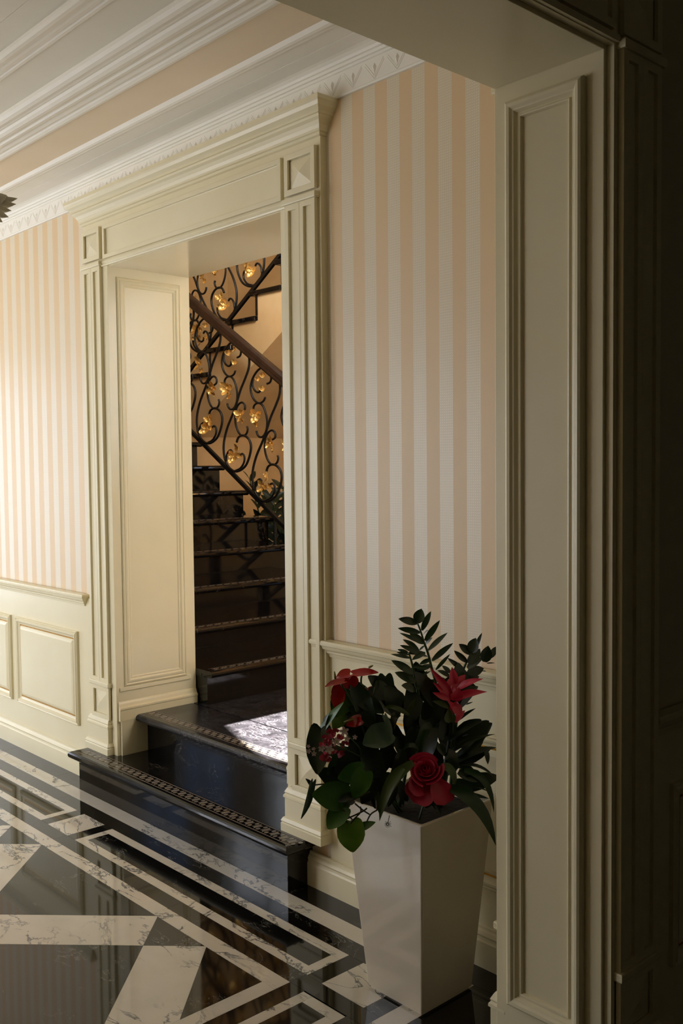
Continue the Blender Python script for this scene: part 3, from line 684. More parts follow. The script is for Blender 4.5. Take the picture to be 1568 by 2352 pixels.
# ------------------------------------------------------------------ stairwell walls with the arched window
MB().box(-7.72, -7.52, 0.2, 3.3, 0, 5.6).build('wall_stair_left', 'beige_plaster', kind='structure')
AX0, AX1 = -3.705, -2.70
arch = [(AX0, 2.495), (-3.57, 2.53), (-3.437, 2.565), (-3.25, 2.61), (-3.15, 2.62), (-2.97, 2.59), (-2.83, 2.55), (AX1, 2.495)]
MB().box(-7.52, AX0, 3.1, 3.3, 0, 5.6).box(AX1, -1.8, 3.1, 3.3, 0, 5.6).box(AX0, AX1, 3.1, 3.3, 0, 1.86).prism_y(arch + [(AX1, 5.6), (AX0, 5.6)], 3.1, 3.3).build('wall_stair_back', 'beige_plaster', kind='structure')
MB().box(-2.0, -1.8, 0.2, 3.1, 0, 1.6).box(-2.0, -1.8, 0.2, 0.6, 1.6, 5.6).box(-2.0, -1.8, 1.5, 3.1, 1.6, 5.6).box(-2.0, -1.8, 0.6, 1.5, 3.0, 5.6).build('wall_stair_right', 'beige_plaster', kind='structure')
glazing(Basis((-1.9, 0, 0), (0, 1, 0), (1, 0, 0)), 0.6, 1.5, 1.6, 3.0, 2, 2, 'window_2', 'stairwell window in the right side wall')
glazing(Basis((0, 0.27, 0), (1, 0, 0), (0, 1, 0)), -4.9, -3.3, 3.35, 4.85, 2, 2, 'window_5', 'upper stairwell window above the doorway')
MB().box(-7.72, -1.8, 0.2, 3.3, 5.6, 5.7).build('ceiling_stair', 'plaster_white', kind='structure')
# ------------------------------------------------------------------ planter and its plants
PC = Vector((-1.983, -0.255, 0)); PB, PT, PH = 0.113, 0.159, 0.587
pot = thing('planter', 'tall tapered white lacquered square planter full of plants', 'planter', (PC.x, PC.y, 0))
def sqring(h, z, r=0.006):
    pts = []
    for sx, sy, a0 in ((1, 1, 0), (-1, 1, PI/2), (-1, -1, PI), (1, -1, 1.5*PI)):
        for q in range(4):
            a = a0 + q*PI/6; pts.append(Vector((PC.x+sx*(h-r)+r*math.cos(a), PC.y+sy*(h-r)+r*math.sin(a), z)))
    return pts
mb = MB().rings([sqring(PB-0.006, 0.0), sqring(PB-0.006, 0.008), sqring(PB, 0.009), sqring(PB+(PT-PB)*0.5, PH*0.5), sqring(PT, PH-0.003), sqring(PT-0.003, PH), sqring(PT-0.009, PH), sqring(PT-0.011, PH-0.003), sqring(PT-0.018, PH-0.05)], True, True, False)
mb.build('planter_body', 'lacquer', pot)
MB().rings([sqring(PT-0.02, PH-0.05), sqring(PT-0.013, PH-0.024)], True, True, True).build('soil', 'soil', pot)

FH = Vector((-math.sin(YAW), math.cos(YAW), 0)); D0 = (PC-CAM_C).dot(FH)
def at(u, v, k=0.0):                                      # a point k metres in front of the upright plane through the planter's middle
    d = AX_R*((u-784)/CAM_F) + AX_D*((v-1176)/CAM_F) + AX_F
    return CAM_C + d*((D0-k)/d.dot(FH))
PXM = D0/CAM_F
TOCAM = -FH
def crop(ox, oy, s): return lambda x, y, k=0.0: at(ox+x/s, oy+y/s, k)
def width_fn(shape, t):
    if shape == 'oval': return math.sin(PI*min(1.0, 0.06+0.94*t))**0.75*(1.08-0.25*t)
    if shape == 'strap': return min(1.0, 0.55+2.0*t)*(1-t**3.5)
    if shape == 'petal': return (0.35+0.65*math.sin(PI*0.5*min(1, t*1.4)))*(1-t**6)**0.5
    if shape == 'lance': return math.sin(PI*min(1.0, 0.10+0.90*t))**0.9*(1.25-0.55*t)
def leaf(parent, base, tip, wid, mat, shape='oval', bend=0.12, normal=None, fold=0.18, ctrl=None, name='leaf', nt=9, wav=0.0, curl=0.0):
    base, tip = Vector(base), Vector(tip); d = tip-base; L = d.length
    nrm = Vector(normal) if normal is not None else (TOCAM*0.75 + Vector((0, 0, 0.55)) + Vector((random.uniform(-.35, .35), random.uniform(-.35, .35), random.uniform(-.2, .3))))
    nrm = nrm - d*(nrm.dot(d)/max(d.length_squared, 1e-9)); nrm.normalize()
    c = Vector(ctrl) if ctrl is not None else (base+tip)/2 + nrm*bend*L
    rows = []
    for i in range(nt):
        t = i/(nt-1)
        if shape == 'heart':
            th = PI*(1-t); p = base*(1-t)**2 + c*2*t*(1-t) + tip*t*t; side = d.cross(nrm).normalized(); cs = math.cos(th)
            e = 0.30+0.70*cs if cs >= 0 else 0.30-0.50*math.sin(0.72*PI*(th-PI/2)/(PI/2))
            w_ = 0.5*wid*math.sin(th)**0.85*(1-0.62*max(0, cs)**2.2)
            pe = (base*(1-e)**2 + c*2*e*(1-e) + tip*e*e) if e > 0 else base + d*e
            rw = []
            for q in (-1, -0.55, 0, 0.55, 1):
                a_ = abs(q); m_ = p*(1-a_) + pe*a_
                rw.append(m_ + side*w_*(1 if q > 0 else -1 if q < 0 else 0)*a_ + nrm*fold*w_*0.6*a_*a_ + nrm*wav*wid*math.sin(9*t+3*q)*a_)
            rows.append(rw)
        else:
            p = base*(1-t)**2 + c*2*t*(1-t) + tip*t*t; tg = (c-base)*(1-t) + (tip-c)*t
            if tg.length < 1e-7: tg = d
            tg.normalize(); side = tg.cross(nrm); side = side.normalized() if side.length > 1e-6 else d.cross(nrm).normalized()
            ln_ = side.cross(tg).normalized(); w_ = 0.5*wid*max(width_fn(shape, t), 0.015)
            rows.append([p + side*w_*q + ln_*(fold*w_*abs(q)**1.5 + curl*w_*q*q) + ln_*wav*wid*math.sin(7*t+2.2*q)*abs(q) for q in (-1, -0.55, 0, 0.55, 1)])
    return MB().rings(rows, False).build(name, mat, parent, smooth=True, recalc=False)
def stem(parent, pts, r0, r1, mat, name='stem', seg=7):
    path = smooth_path(pts, 4); n = len(path)
    return MB().tube(path, [r0+(r1-r0)*i/(n-1) for i in range(n)], seg).build(name, mat, parent, smooth=True)

Z5 = crop(880, 1380, 5.807); S5 = PXM/5.807
Z3 = crop(680, 1500, 7.127); S3 = PXM/7.127
Z4 = crop(680, 1720, 6.533); S4 = PXM/6.533
Z6 = crop(860, 1560, 5.407); S6 = PXM/5.407
Z7 = crop(880, 1700, 5.807); S7 = PXM/5.807
def root(k=0.0, dx=0.0): return PC + AX_R*dx + TOCAM*k + Vector((0, 0, PH-0.03))

# --- zz plant with upright stems of paired leaflets
zz = thing('zz_plant', 'upright dark green plant with feathered glossy leaflets at the back of the planter', 'plant', root(-0.04))
def stem_z(pts, k0, k1, dx):
    n = len(pts); q = [root(k0, dx)] + [Z5(x, y, k0+(k1-k0)*i/(n-1)) for i, (x, y) in enumerate(pts)]
    return stem(zz, q, 0.006, 0.0025, 'stem_green')
stem_z([(740, 1500), (700, 1100), (640, 880), (590, 680), (545, 560), (500, 410), (455, 295)], -0.04, -0.02, 0.02)
for b, t, w_, k in [((455, 295), (510, 105), 165, 0.0), ((450, 300), (200, 240), 118, -0.01), ((515, 395), (636, 138), 90, -0.02), ((490, 425), (192, 365), 88, 0.01), ((555, 530), (755, 258), 88, 0.0), ((520, 470), (600, 395), 110, -0.05), ((535, 575), (215, 428), 70, -0.04), ((530, 570), (350, 430), 120, -0.02), ((600, 660), (857, 425), 82, 0.01), ((560, 580), (655, 488), 50, -0.05), ((480, 660), (560, 590), 36, -0.06), ((650, 800), (932, 563), 90, 0.01), ((475, 665), (258, 515), 100, -0.03), ((465, 690), (220, 592), 76, -0.01), ((700, 920), (892, 708), 52, 0.02), ((585, 740), (370, 690), 60, 0.0), ((560, 690), (380, 790), 90, 0.02), ((630, 780), (480, 850), 70, -0.02), ((640, 860), (440, 925), 80, -0.01), ((690, 1060), (540, 1110), 60, 0.0), ((700, 1080), (830, 1040), 110, 0.0)]:
    leaf(zz, Z5(*b, k), Z5(*t, k+random.uniform(-.02, .03)), w_*S5, 'leaf_zz', 'oval', bend=0.06, fold=0.16, name='leaflet')
stem_z([(450, 1400), (430, 1100), (405, 930), (370, 790), (340, 690)], 0.0, 0.02, -0.06)
for b, t, w_, k in [((400, 975), (105, 793), 125, 0.03), ((430, 1090), (152, 953), 150, 0.02), ((365, 765), (98, 712), 52, 0.03), ((345, 720), (175, 688), 46, 0.04), ((330, 690), (188, 648), 50, 0.02), ((395, 880), (600, 890), 60, 0.02), ((430, 1050), (640, 935), 40, 0.03), ((440, 1060), (590, 930), 36, 0.0), ((420, 1190), (240, 1130), 150, 0.03), ((440, 1180), (600, 1100), 70, 0.02), ((330, 700), (560, 690), 70, -0.01)]:
    leaf(zz, Z5(*b, k), Z5(*t, k+random.uniform(-.02, .03)), w_*S5, 'leaf_zz', 'oval', bend=0.08, fold=0.16, name='leaflet')
stem_z([(990, 1400), (1030, 1050), (1090, 860), (1160, 730), (1230, 620)], -0.06, -0.05, 0.10)
for b, t, w_, k in [((1120, 820), (942, 662), 84, -0.04), ((1180, 715), (1008, 575), 118, -0.05), ((1180, 690), (1235, 495), 175, -0.03), ((1230, 640), (1316, 425), 60, -0.07), ((1060, 920), (855, 762), 72, -0.05), ((900, 965), (780, 862), 74, -0.04), ((1140, 840), (1290, 640), 150, -0.02), ((1120, 900), (1330, 760), 150, -0.04), ((1350, 815), (1400, 598), 165, -0.01), ((1430, 760), (1502, 610), 90, -0.05), ((1380, 835), (1488, 830), 30, -0.06), ((1310, 935), (1370, 945), 30, -0.05), ((1120, 970), (1340, 900), 150, -0.03), ((1080, 1050), (1280, 1010), 140, -0.03), ((1060, 1120), (1240, 1150), 130, -0.04), ((1060, 1010), (960, 930), 110, -0.05), ((1040, 1190), (1180, 1260), 120, -0.05), ((890, 1010), (720, 930), 90, -0.03), ((1020, 1250), (1130, 1370), 110, -0.06), ((1100, 1385), (1195, 1350), 24, -0.03)]:
    leaf(zz, Z5(*b, k), Z5(*t, k+random.uniform(-.02, .02)), w_*S5, 'leaf_dark', 'oval', bend=0.06, fold=0.16, name='leaflet')

# --- anthurium: red waxy spathes, spadices and big heart leaves
an = thing('anthurium', 'anthurium with glossy red spathes and broad heart leaves on the planter left side', 'plant', root(0.03, -0.07))
def spathe(b, t, w_, k, mat='spathe_red', nrm=None, spx=None, stm=None, dk=0.02):
    o = leaf(an, Z3(*b, k), Z3(*t, k+dk), w_*S3, mat, 'heart', bend=0.10, normal=nrm, fold=0.35, name='spathe', nt=12)
    if spx:
        p0, p1 = spx; MB().tube([Z3(*p0, k+0.012), Z3((p0[0]+p1[0])/2, (p0[1]+p1[1])/2, k+0.016), Z3(*p1, k+0.012)], [0.0035, 0.0035, 0.0018], 7).build('spadix', 'spadix', o, smooth=True)
    if stm: stem(an, [Z3(*p, k-0.005-0.01*i) for i, p in enumerate(stm)], 0.0028, 0.0036, 'stem_green', 'flower_stem')
UP = Vector((0, 0, 1))
spathe((860, 350), (650, 410), 210, 0.06, nrm=UP*0.5+TOCAM*0.8, spx=((640, 420), (625, 300)), dk=-0.02)
spathe((760, 470), (470, 555), 170, 0.10, nrm=UP*1.0+TOCAM*0.35, stm=[(735, 510), (860, 700), (1000, 960), (1150, 1500)])
spathe((860, 420), (905, 590), 300, 0.07, nrm=TOCAM+UP*0.2, stm=[(880, 580), (960, 720), (1030, 900), (1180, 1500)], dk=0.0)
spathe((740, 570), (575, 660), 200, 0.085, nrm=TOCAM*0.8+AX_R*-0.5, dk=0.0)
spathe((700, 640), (640, 905), 230, 0.09, nrm=TOCAM*0.9+UP*0.1, dk=0.01)
spathe((960, 340), (1350, 322), 175, 0.03, nrm=UP*0.8+TOCAM*0.62, spx=((1190, 235), (1255, 205)), stm=[(1085, 330), (1060, 450), (1090, 680), (1200, 1500)])
spathe((1310, 640), (1105, 640), 190, 0.02, nrm=UP*0.5+TOCAM*0.8, spx=((1100, 620), (1150, 555)), stm=[(1120, 650), (1060, 670), (1040, 900), (1200, 1500)])
spathe((1470, 440), (1275, 548), 130, 0.0, mat='spathe_coral', nrm=UP*0.5+TOCAM*0.7)
spathe((1040, 1090), (815, 1185), 190, 0.09, nrm=TOCAM+UP*0.4, spx=((930, 1085), (780, 1130)), stm=[(1060, 1140), (1110, 1300), (1200, 1600)])
spathe((1000, 1110), (1070, 1160), 160, 0.095, nrm=TOCAM+UP*0.2)
for b, t, w_, k, m_, nr in [
    ((405, 1290), (345, 1990), 430, 0.10, 'leaf_dark', TOCAM*1.0+AX_R*-0.3), ((440, 1255), (530, 990), 120, 0.08, 'leaf_dark', None), ((420, 1265), (780, 800), 150, 0.09, 'leaf_mid', None),
    ((960, 600), (560, 1060), 360, 0.04, 'leaf_mid', TOCAM), ((1000, 560), (1010, 830), 260, 0.03, 'leaf_mid', TOCAM+UP*.2), ((760, 980), (600, 1250), 260, 0.05, 'leaf_bright', TOCAM), ((900, 900), (820, 1110), 150, 0.045, 'leaf_grey', TOCAM),
    ((1040, 720), (1440, 990), 280, 0.06, 'leaf_dark', TOCAM+UP*.5), ((1000, 890), (1430, 1290), 300, 0.07, 'leaf_dark', TOCAM+UP*.3), ((1480, 1310), (1090, 1500), 420, 0.12, 'leaf_grey', TOCAM*0.8+UP*0.55),
    ((1450, 1050), (1560, 1400), 140, 0.12, 'leaf_grey', TOCAM+AX_R), ((1290, 560), (1500, 760), 330, 0.03, 'leaf_dark', TOCAM+UP*.3), ((690, 1690), (500, 1996), 170, 0.09, 'leaf_mid', TOCAM), ((1090, 1640), (620, 1950), 430, 0.11, 'leaf_dark', TOCAM+UP*.3),
    ((1460, 420), (1480, 900), 280, 0.02, 'leaf_dark', TOCAM), ((1180, 1600), (1400, 2250), 360, 0.11, 'leaf_dark', TOCAM+AX_R*.3), ((1000, 1500), (1100, 1900), 330, 0.06, 'leaf_dark', TOCAM)]:
    leaf(an, Z3(*b, k), Z3(*t, k+0.03), w_*S3, m_, 'heart', bend=0.10, normal=nr, fold=0.22, name='leaf', nt=12)
for p in [(420, 1270), (900, 620), (1040, 720), (1480, 1320), (1180, 1600), (1290, 560)]:
    stem(an, [Z3(*p, 0.06), Z3(p[0]*0.5+600, p[1]*0.5+950, 0.05), root(0.02, -0.06)], 0.0025, 0.003, 'stem_green', 'petiole')

rf = random.Random(5)
for i in range(46):
    u = rf.uniform(790, 1085); v = rf.uniform(1590+max(0, 900-u)*0.35, 1850); k = rf.uniform(-0.10, 0.07)
    b = at(u, v, k); a = math.atan2(v-1880, u-985)+rf.uniform(-.7, .7); L = rf.uniform(0.07, 0.12)
    leaf(an, b, b + (AX_R*math.cos(a)+AX_D*math.sin(a))*L + TOCAM*rf.uniform(-.01, .04), L*rf.uniform(.5, .75), 'leaf_dark', 'heart', bend=0.1, fold=0.2, name='leaf', nt=10)
# --- pothos trailing over the left rim
po = thing('pothos', 'trailing pothos vine with green heart leaves hanging over the planter left rim', 'plant', root(0.12, -0.10))
for b, t, w_, k, m_, nr in [
    ((235, 545), (72, 1055), 120, 0.17, 'leaf_grey', TOCAM+AX_R*0.7), ((235, 560), (140, 445), 70, 0.16, 'leaf_dark', None), ((720, 720), (235, 685), 420, 0.17, 'leaf_mid', TOCAM*0.9+UP*0.35), ((700, 905), (470, 1205), 300, 0.19, 'leaf_mid', TOCAM*0.9+AX_R*-0.5),
    ((810, 1120), (850, 1555), 400, 0.20, 'leaf_bright', TOCAM+UP*0.15), ((955, 1185), (1190, 1098), 120, 0.20, 'leaf_mid', TOCAM+UP*.5), ((1020, 370), (860, 745), 300, 0.17, 'leaf_mid', TOCAM+UP*.2), ((620, 330), (560, 630), 230, 0.12, 'leaf_dark', TOCAM),
    ((840, 720), (620, 790), 150, 0.18, 'leaf_dark', TOCAM+UP), ((760, 620), (730, 700), 140, 0.12, 'leaf_grey', None), ((980, 330), (620, 440), 300, 0.14, 'leaf_mid', TOCAM+UP*.3), ((1150, 480), (980, 830), 260, 0.15, 'leaf_dark', TOCAM),
    ((1290, 420), (1180, 900), 300, 0.14, 'leaf_dark', TOCAM), ((850, 780), (730, 845), 90, 0.19, 'leaf_dark', TOCAM+UP*.4)]:
    leaf(po, Z4(*b, k), Z4(*t, k+0.015), w_*S4, m_, 'heart', bend=0.12, normal=nr, fold=0.30, name='leaf', nt=12, wav=0.02)
for pts, k in [([(1210, 920), (1110, 990), (1030, 1150), (960, 1190), (840, 1060), (695, 910)], 0.195), ([(880, 820), (1000, 920), (1110, 990)], 0.19), ([(1060, 890), (1010, 930), (880, 995), (760, 1050), (745, 1080), (790, 1135)], 0.20), ([(960, 870), (965, 950), (860, 1060), (815, 1120)], 0.20), ([(700, 525), (580, 525), (400, 530), (232, 547)], 0.16), ([(1100, 640), (900, 740), (720, 725)], 0.165), ([(1040, 350), (1150, 480), (1200, 700)], 0.15)]:
    stem(po, [Z4(x, y, k) for x, y in pts], 0.0024, 0.002, 'vine_brown', 'vine')
stem(po, [Z4(1200, 700, 0.15), Z4(1210, 920, 0.195)], 0.0026, 0.0024, 'vine_brown', 'vine')
for i in range(14):
    a = 2*PI*i/14; c = Z4(1370, 1130, 0.205)
    stem(po, [c + (AX_R*math.cos(a) - AX_D*math.sin(a))*0.002, c + (AX_R*math.cos(a+.4) - AX_D*math.sin(a+.4))*random.uniform(.008, .014) + TOCAM*0.004], 0.0008, 0.0005, 'vine_brown', 'rootlet', 4)
stem(po, [Z4(1400, 1000, 0.19), Z4(1385, 1070, 0.2), Z4(1370, 1125, 0.205)], 0.0012, 0.001, 'vine_brown', 'rootlet', 5)

# --- bromeliad with a red star of bracts
br = thing('bromeliad', 'bromeliad with a crimson star of pointed bracts near the portal jamb', 'plant', root(-0.01, 0.07))
stem(br, [root(0.0, 0.06), Z5(900, 1850, 0.01), Z5(920, 1500, 0.02), Z5(950, 1100, 0.02)], 0.012, 0.006, 'leaf_dark')
for b, t, w_, k, m_ in [((905, 1240), (618, 888), 78, 0.04, 'bract_red'), ((950, 1110), (915, 882), 92, 0.03, 'bract_red'), ((985, 1110), (1092, 985), 76, 0.02, 'bract_red'), ((990, 1180), (1335, 1040), 84, 0.04, 'bract_red'), ((940, 1310), (1385, 1215), 100, 0.05, 'bract_red'), ((890, 1330), (660, 1090), 88, 0.05, 'bract_red'), ((870, 1310), (655, 1222), 66, 0.06, 'bract_red'), ((900, 1180), (870, 1040), 80, 0.02, 'bract_red'), ((940, 1240), (1000, 1010), 90, 0.03, 'bract_red'), ((930, 1400), (1045, 1515), 110, 0.07, 'bract_red'), ((870, 1430), (650, 1335), 60, 0.05, 'leaf_olive'), ((920, 1500), (850, 1330), 90, 0.05, 'bract_red'), ((960, 1500), (980, 1330), 120, 0.05, 'bract_red'), ((900, 1620), (870, 1430), 120, 0.05, 'leaf_olive'), ((960, 1620), (1090, 1460), 70, 0.04, 'bract_red'), ((920, 1300), (900, 1130), 120, 0.045, 'bract_red'), ((960, 1330), (1010, 1150), 120, 0.045, 'bract_red')]:
    leaf(br, Z5(*b, k+0.06), Z5(*t, k+0.06+random.uniform(-.03, .05)), w_*S5*1.25, m_, 'lance', bend=0.16, fold=0.35, name='bract' if m_ == 'bract_red' else 'leaf')
# --- strap-leaved plant spilling to the right and front
sp = thing('strap_leaf_plant', 'strap leaved plant arching out of the planter beside the rose', 'plant', root(0.05, 0.05))
for Z, S_, rows in ((Z6, S6, [((930, 760), (1355, 515), 62, .02, (1130, 590)), ((970, 900), (1500, 680), 52, .02, (1180, 730)), ((1010, 960), (1240, 775), 95, .03, (1130, 880)), ((1000, 1030), (1520, 850), 100, .04, (1250, 860)), ((1020, 520), (1255, 362), 44, .0, (1130, 420)), ((1100, 700), (1165, 690), 80, .02, None), ((1380, 880), (1405, 1060), 70, .02, None), ((960, 1080), (1430, 870), 70, .0, (1200, 930)),
      ((700, 560), (560, 1000), 130, .08, (560, 640)), ((430, 450), (110, 350), 62, .07, (220, 300)), ((400, 470), (510, 240), 70, .06, (450, 330)), ((310, 440), (240, 640), 110, .07, (220, 430)), ((600, 880), (340, 880), 60, .09, (420, 760)), ((800, 800), (870, 960), 110, .08, None), ((340, 870), (170, 1250), 150, .06, (330, 1100)), ((500, 600), (420, 1000), 200, .03, None), ((620, 420), (700, 820), 220, .0, None), ((760, 500), (600, 900), 220, .0, None), ((300, 700), (420, 1050), 200, .03, None), ((900, 900), (980, 1190), 150, .09, (1010, 980))]),
    (Z7, S7, [((900, 640), (1500, 1405), 190, .16, (1330, 760)), ((1080, 400), (1475, 965), 100, .10, (1430, 430)), ((1050, 330), (1500, 520), 70, .06, (1320, 300)), ((1150, 560), (1400, 605), 24, .04, None), ((1120, 600), (1400, 690), 34, .05, (1280, 610)), ((1040, 470), (1300, 470), 60, .06, (1200, 400)), ((1000, 420), (1260, 560), 130, .06, None), ((400, 300), (5, 900), 130, .13, (150, 420)), ((760, 350), (950, 660), 130, .12, (960, 330)), ((700, 870), (765, 995), 60, .13, None), ((1050, 700), (1410, 780), 60, .06, None), ((980, 330), (1200, 380), 100, .02, None), ((940, 560), (1200, 700), 170, .08, None), ((150, 560), (60, 900), 130, .10, None)]),
    (Z4, S4, [((1600, 280), (1250, 1085), 175, .17, (1330, 520)), ((1180, 560), (1260, 1000), 90, .15, None)])):
    for i, (b, t, w_, k, c) in enumerate(rows):
        m_ = 'leaf_olive' if (Z is Z7 and i in (7, 8)) or Z is Z4 or (Z is Z6 and i in (9, 10)) else 'leaf_dark' if i > 12 else random.choice(['leaf_dark', 'leaf_zz', 'leaf_dark'])
        if Z is Z7 and i in (0, 1): m_ = 'leaf_zz'
        leaf(sp, Z(*b, k), Z(*t, k+0.02), w_*S_, m_, 'strap', fold=0.22, ctrl=(Z(*c, k+0.03) if c else None), name='leaf')

# --- the rose
ro = thing('rose', 'crimson rose in full bloom at the front of the planter', 'flower', Z7(480, 1060, 0.13))
RC = Z7(565, 390, 0.15); AXI = (TOCAM*0.72 + UP*0.62 + AX_R*-0.12).normalized(); RU = (UP - AXI*UP.dot(AXI)).normalized(); RS = RU.cross(AXI)
stem(ro, [Z7(480, 1060, 0.13), Z7(530, 880, 0.13), Z7(620, 690, 0.12), RC - AXI*0.03], 0.003, 0.003, 'stem_green')
def rose_petal(ang, rad, spread, h, inner):
    rows = []
    for i in range(8):
        t = i/7; row = []
        for j in range(9):
            s_ = (j/8-0.5)*2; a = ang + s_*spread*(0.7+0.3*math.sin(PI*0.5*min(1, t*1.3)))
            r = rad*(0.45+0.62*t**0.7) + 0.16*rad*s_
            if inner: r *= 1-0.22*t**3
            else: r += rad*(0.16*t*t + 0.30*max(0, t-0.82))
            z = h*(t - 0.16*s_*s_*t - (0.0 if inner else 0.7*max(0, t-0.88)))
            row.append(RC + (RS*math.cos(a) + RU*math.sin(a))*r + AXI*(z-0.035))
        rows.append(row)
    return MB().rings(rows, False).build('petal', 'rose_red', ro, smooth=True, recalc=False)
MB().sphere(RC-AXI*0.012, 0.016, 10, 8).build('flower_heart', 'rose_red', ro, smooth=True)
for i in range(13):
    rose_petal(2.2*i+0.4, 0.005+0.0031*i, 1.75-0.07*i, 0.056-0.0017*i, i < 5)
for b, t, w_, nr in [((600, 560), (400, 830), 420, TOCAM+UP*0.7), ((690, 520), (810, 870), 340, TOCAM+UP*0.35+AX_R*0.35), ((560, 590), (330, 640), 300, TOCAM+UP*.5)]:
    leaf(ro, Z7(*b, 0.135), Z7(*t, 0.17), w_*S7, 'rose_red', 'petal', bend=0.18, normal=nr, fold=0.35, name='petal', nt=10, wav=0.02)

# --- pink ruffled blossoms and small lilac-white flowers
pk = thing('pink_blossom_cluster', 'cluster of ruffled pink blossoms under the red spathes', 'flower', Z3(560, 1600, 0.13))
for (x, y, r) in [(470, 1390, 80), (560, 1300, 90), (650, 1290, 85), (520, 1450, 80), (430, 1470, 70), (720, 1350, 70), (450, 1660, 95), (520, 1690, 80), (690, 1640, 70), (800, 1480, 80), (600, 1560, 80), (760, 1610, 60)]:
    for q in range(3):
        a = random.uniform(0, 2*PI)
        b = Z3(x, y, 0.125)
        leaf(pk, b, b + (AX_R*math.cos(a)-AX_D*math.sin(a))*r*S3*0.95 + TOCAM*0.012, r*S3*1.5, 'petal_pink', 'petal', bend=0.2, normal=TOCAM, fold=0.3, name='petal', nt=6, wav=0.06)
stem(pk, [Z3(560, 1480, 0.12), Z3(900, 1640, 0.10), Z3(1150, 1900, 0.06), root(0.04, -0.05)], 0.003, 0.004, 'stem_green')
ll = thing('lilac_flower_spray', 'spray of small lilac and white flowers in front of the pink blossoms', 'flower', Z3(540, 1560, 0.16))
for (x, y, r) in [(785, 1275, 80), (655, 1445, 76), (540, 1570, 84), (415, 1560, 60), (205, 1600, 44), (200, 1520, 34), (290, 1640, 46), (285, 1560, 34), (830, 1400, 56), (960, 1370, 44)]:
    c = Z3(x, y, 0.155); h = MB().sphere(c+TOCAM*0.004, r*S3*0.18, 6, 5).build('flower_heart', 'petal_heart', ll, smooth=True)
    for q in range(5):
        a = 2*PI*q/5+0.3*x
        leaf(ll, c, c + (AX_R*math.cos(a)-AX_D*math.sin(a))*r*S3 + TOCAM*0.004, r*S3*0.62, 'petal_lilac', 'petal', bend=0.15, normal=TOCAM, fold=0.2, name='petal', nt=5)
for pts in ([(205, 1600), (270, 1570), (420, 1550), (620, 1540), (850, 1600)], [(655, 1445), (780, 1520), (860, 1600)], [(785, 1275), (900, 1400), (1040, 1560)], [(540, 1570), (700, 1580), (860, 1600)]):
    stem(ll, [Z3(x, y, 0.148) for x, y in pts] + [Z3(1060, 1700, 0.12)], 0.0015, 0.002, 'stem_green')
stem(ll, [Z3(1060, 1700, 0.12), root(0.05, -0.06)], 0.0022, 0.003, 'stem_green')

# ------------------------------------------------------------------ plants below the stairs, behind the railing
def tree_zz(name, label, base, sets, group):
    t = thing(name, label, 'plant', base, group)
    B0 = Vector(base)
    MB().tube([B0, B0+Vector((0, 0, 0.04)), B0+Vector((0, 0, 0.26)), B0+Vector((0, 0, 0.28))], [0.11, 0.12, 0.16, 0.165], 14).build('pot', 'iron', t, smooth=True)
    for (lean, hgt, yaw) in sets:
        d = Vector((math.cos(yaw)*lean, math.sin(yaw)*lean, hgt)); pts = [B0+Vector((0, 0, 0.25)), B0+Vector((0, 0, 0.25))+d*0.5+Vector((0, 0, 0.05)), B0+Vector((0, 0, 0.25))+d]
        stem(t, pts, 0.009, 0.004, 'stem_green')
        for i in range(9):
            f = 0.25+0.75*i/8; p = pts[0].lerp(pts[2], f) + Vector((0, 0, 0.05*math.sin(PI*f)))
            for sg in (-1, 1):
                sd = Vector((math.sin(yaw+0.4), -math.cos(yaw+0.4), 0))*sg + Vector((0, 0, 0.55)) + d.normalized()*0.3
                leaf(t, p, p+sd.normalized()*0.115, 0.042, 'leaf_dark', 'oval', bend=0.08, fold=0.15, name='leaflet', nt=6)
    return t
tree_zz('zz_plant', 'dark leafy plant standing under the stairs behind the iron railing', (-5.42, 1.98, 0.38), [(0.34, 0.86, 3.1), (0.16, 0.80, 2.2), (0.30, 0.62, 3.6), (0.12, 0.72, 5.4), (0.30, 0.50, 0.3), (0.1, 0.78, 0.9), (0.24, 0.74, 2.7), (0.28, 0.45, 4.6)], 'leafy plants under the stairs')
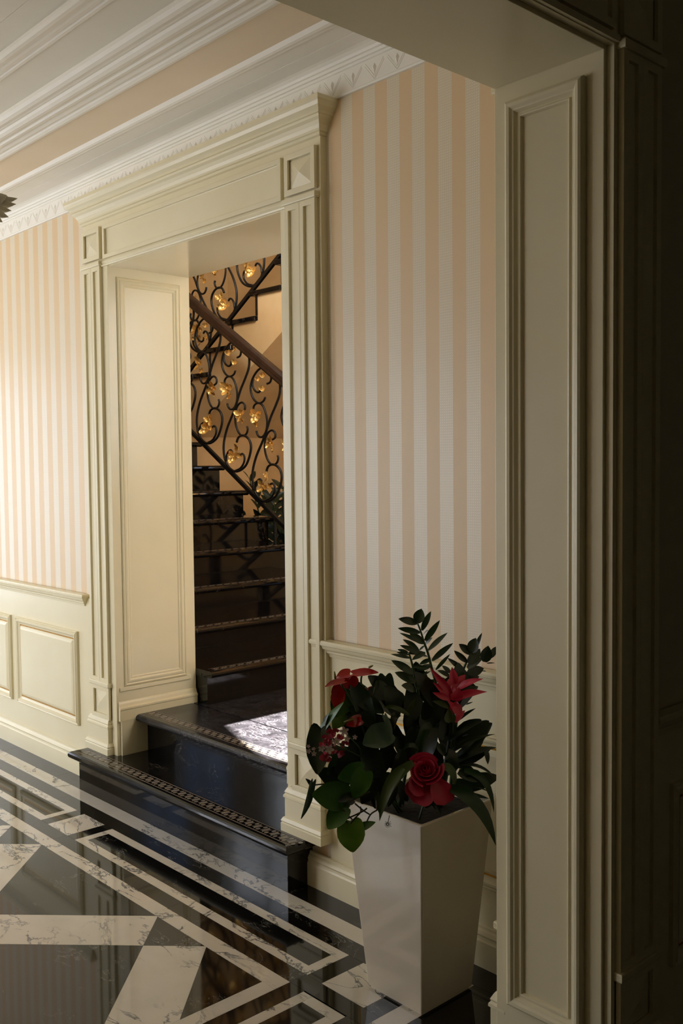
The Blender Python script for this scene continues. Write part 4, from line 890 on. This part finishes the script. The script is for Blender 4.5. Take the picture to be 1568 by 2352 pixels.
tree_zz('zz_plant', 'second leafy plant under the stairs, half hidden by the doorway pilaster', (-5.0, 1.98, 0.38), [(0.26, 0.72, 3.2), (0.16, 0.90, 2.8), (0.32, 0.5, 3.4), (0.15, 0.7, 5.6), (0.2, 0.82, 2.3), (0.1, 0.62, 4.4)], 'leafy plants under the stairs')

# ------------------------------------------------------------------ chandelier whose nearest leaf enters the frame at left
CH = Vector((-2.885, -1.433, 2.335))
ch = thing('chandelier', 'antique cream leaf chandelier hanging in the hall at the left edge', 'chandelier', CH)
MB().tube([CH+Vector((0, 0, 0.69)), CH+Vector((0, 0, 0.25))], 0.008, 8).build('chain_rod', 'antique_cream', ch)
MB().tube([CH+Vector((0, 0, z)) for z in (0.26, 0.22, 0.16, 0.08, 0.02, -0.06, -0.12)], [0.01, 0.035, 0.05, 0.03, 0.045, 0.03, 0.006], 14).build('stem_body', 'antique_cream', ch, smooth=True)
MB().tube([CH+Vector((0, 0, z)) for z in (0.69, 0.675, 0.66, 0.64)], [0.06, 0.055, 0.03, 0.01], 14).build('ceiling_rose', 'antique_cream', ch, smooth=True)
for i in range(6):
    a = math.atan2(0.736, 0.677) + 2*PI*i/6; d = Vector((math.cos(a), math.sin(a), 0)); s_ = Vector((-d.y, d.x, 0))
    arm = MB().tube(smooth_path([CH+d*0.03+UP*0.0, CH+d*0.12-UP*0.07, CH+d*0.22-UP*0.06, CH+d*0.29+UP*0.01]), 0.008, 8).build('arm', 'antique_cream', ch, smooth=True)
    MB().tube([CH+d*0.29+UP*z for z in (0.0, 0.02, 0.03)], [0.008, 0.03, 0.034], 12).build('drip_cup', 'antique_cream', arm, smooth=True)
    MB().tube([CH+d*0.29+UP*z for z in (0.03, 0.10)], 0.011, 10).build('candle', 'plaster_white', arm, smooth=True)
    for (l, w_, up_) in ((0.085, 0.026, 0.022), (0.080, 0.026, 0.006), (0.066, 0.024, -0.012), (0.058, 0.024, -0.030), (0.040, 0.024, -0.044)):
        leaf(arm, CH+d*0.262+UP*up_*0.35, CH+d*(0.268+l)+UP*up_, w_, 'antique_cream', 'lance', bend=0.10, normal=s_+UP*0.35, fold=0.3, name='leaf', wav=0.05)
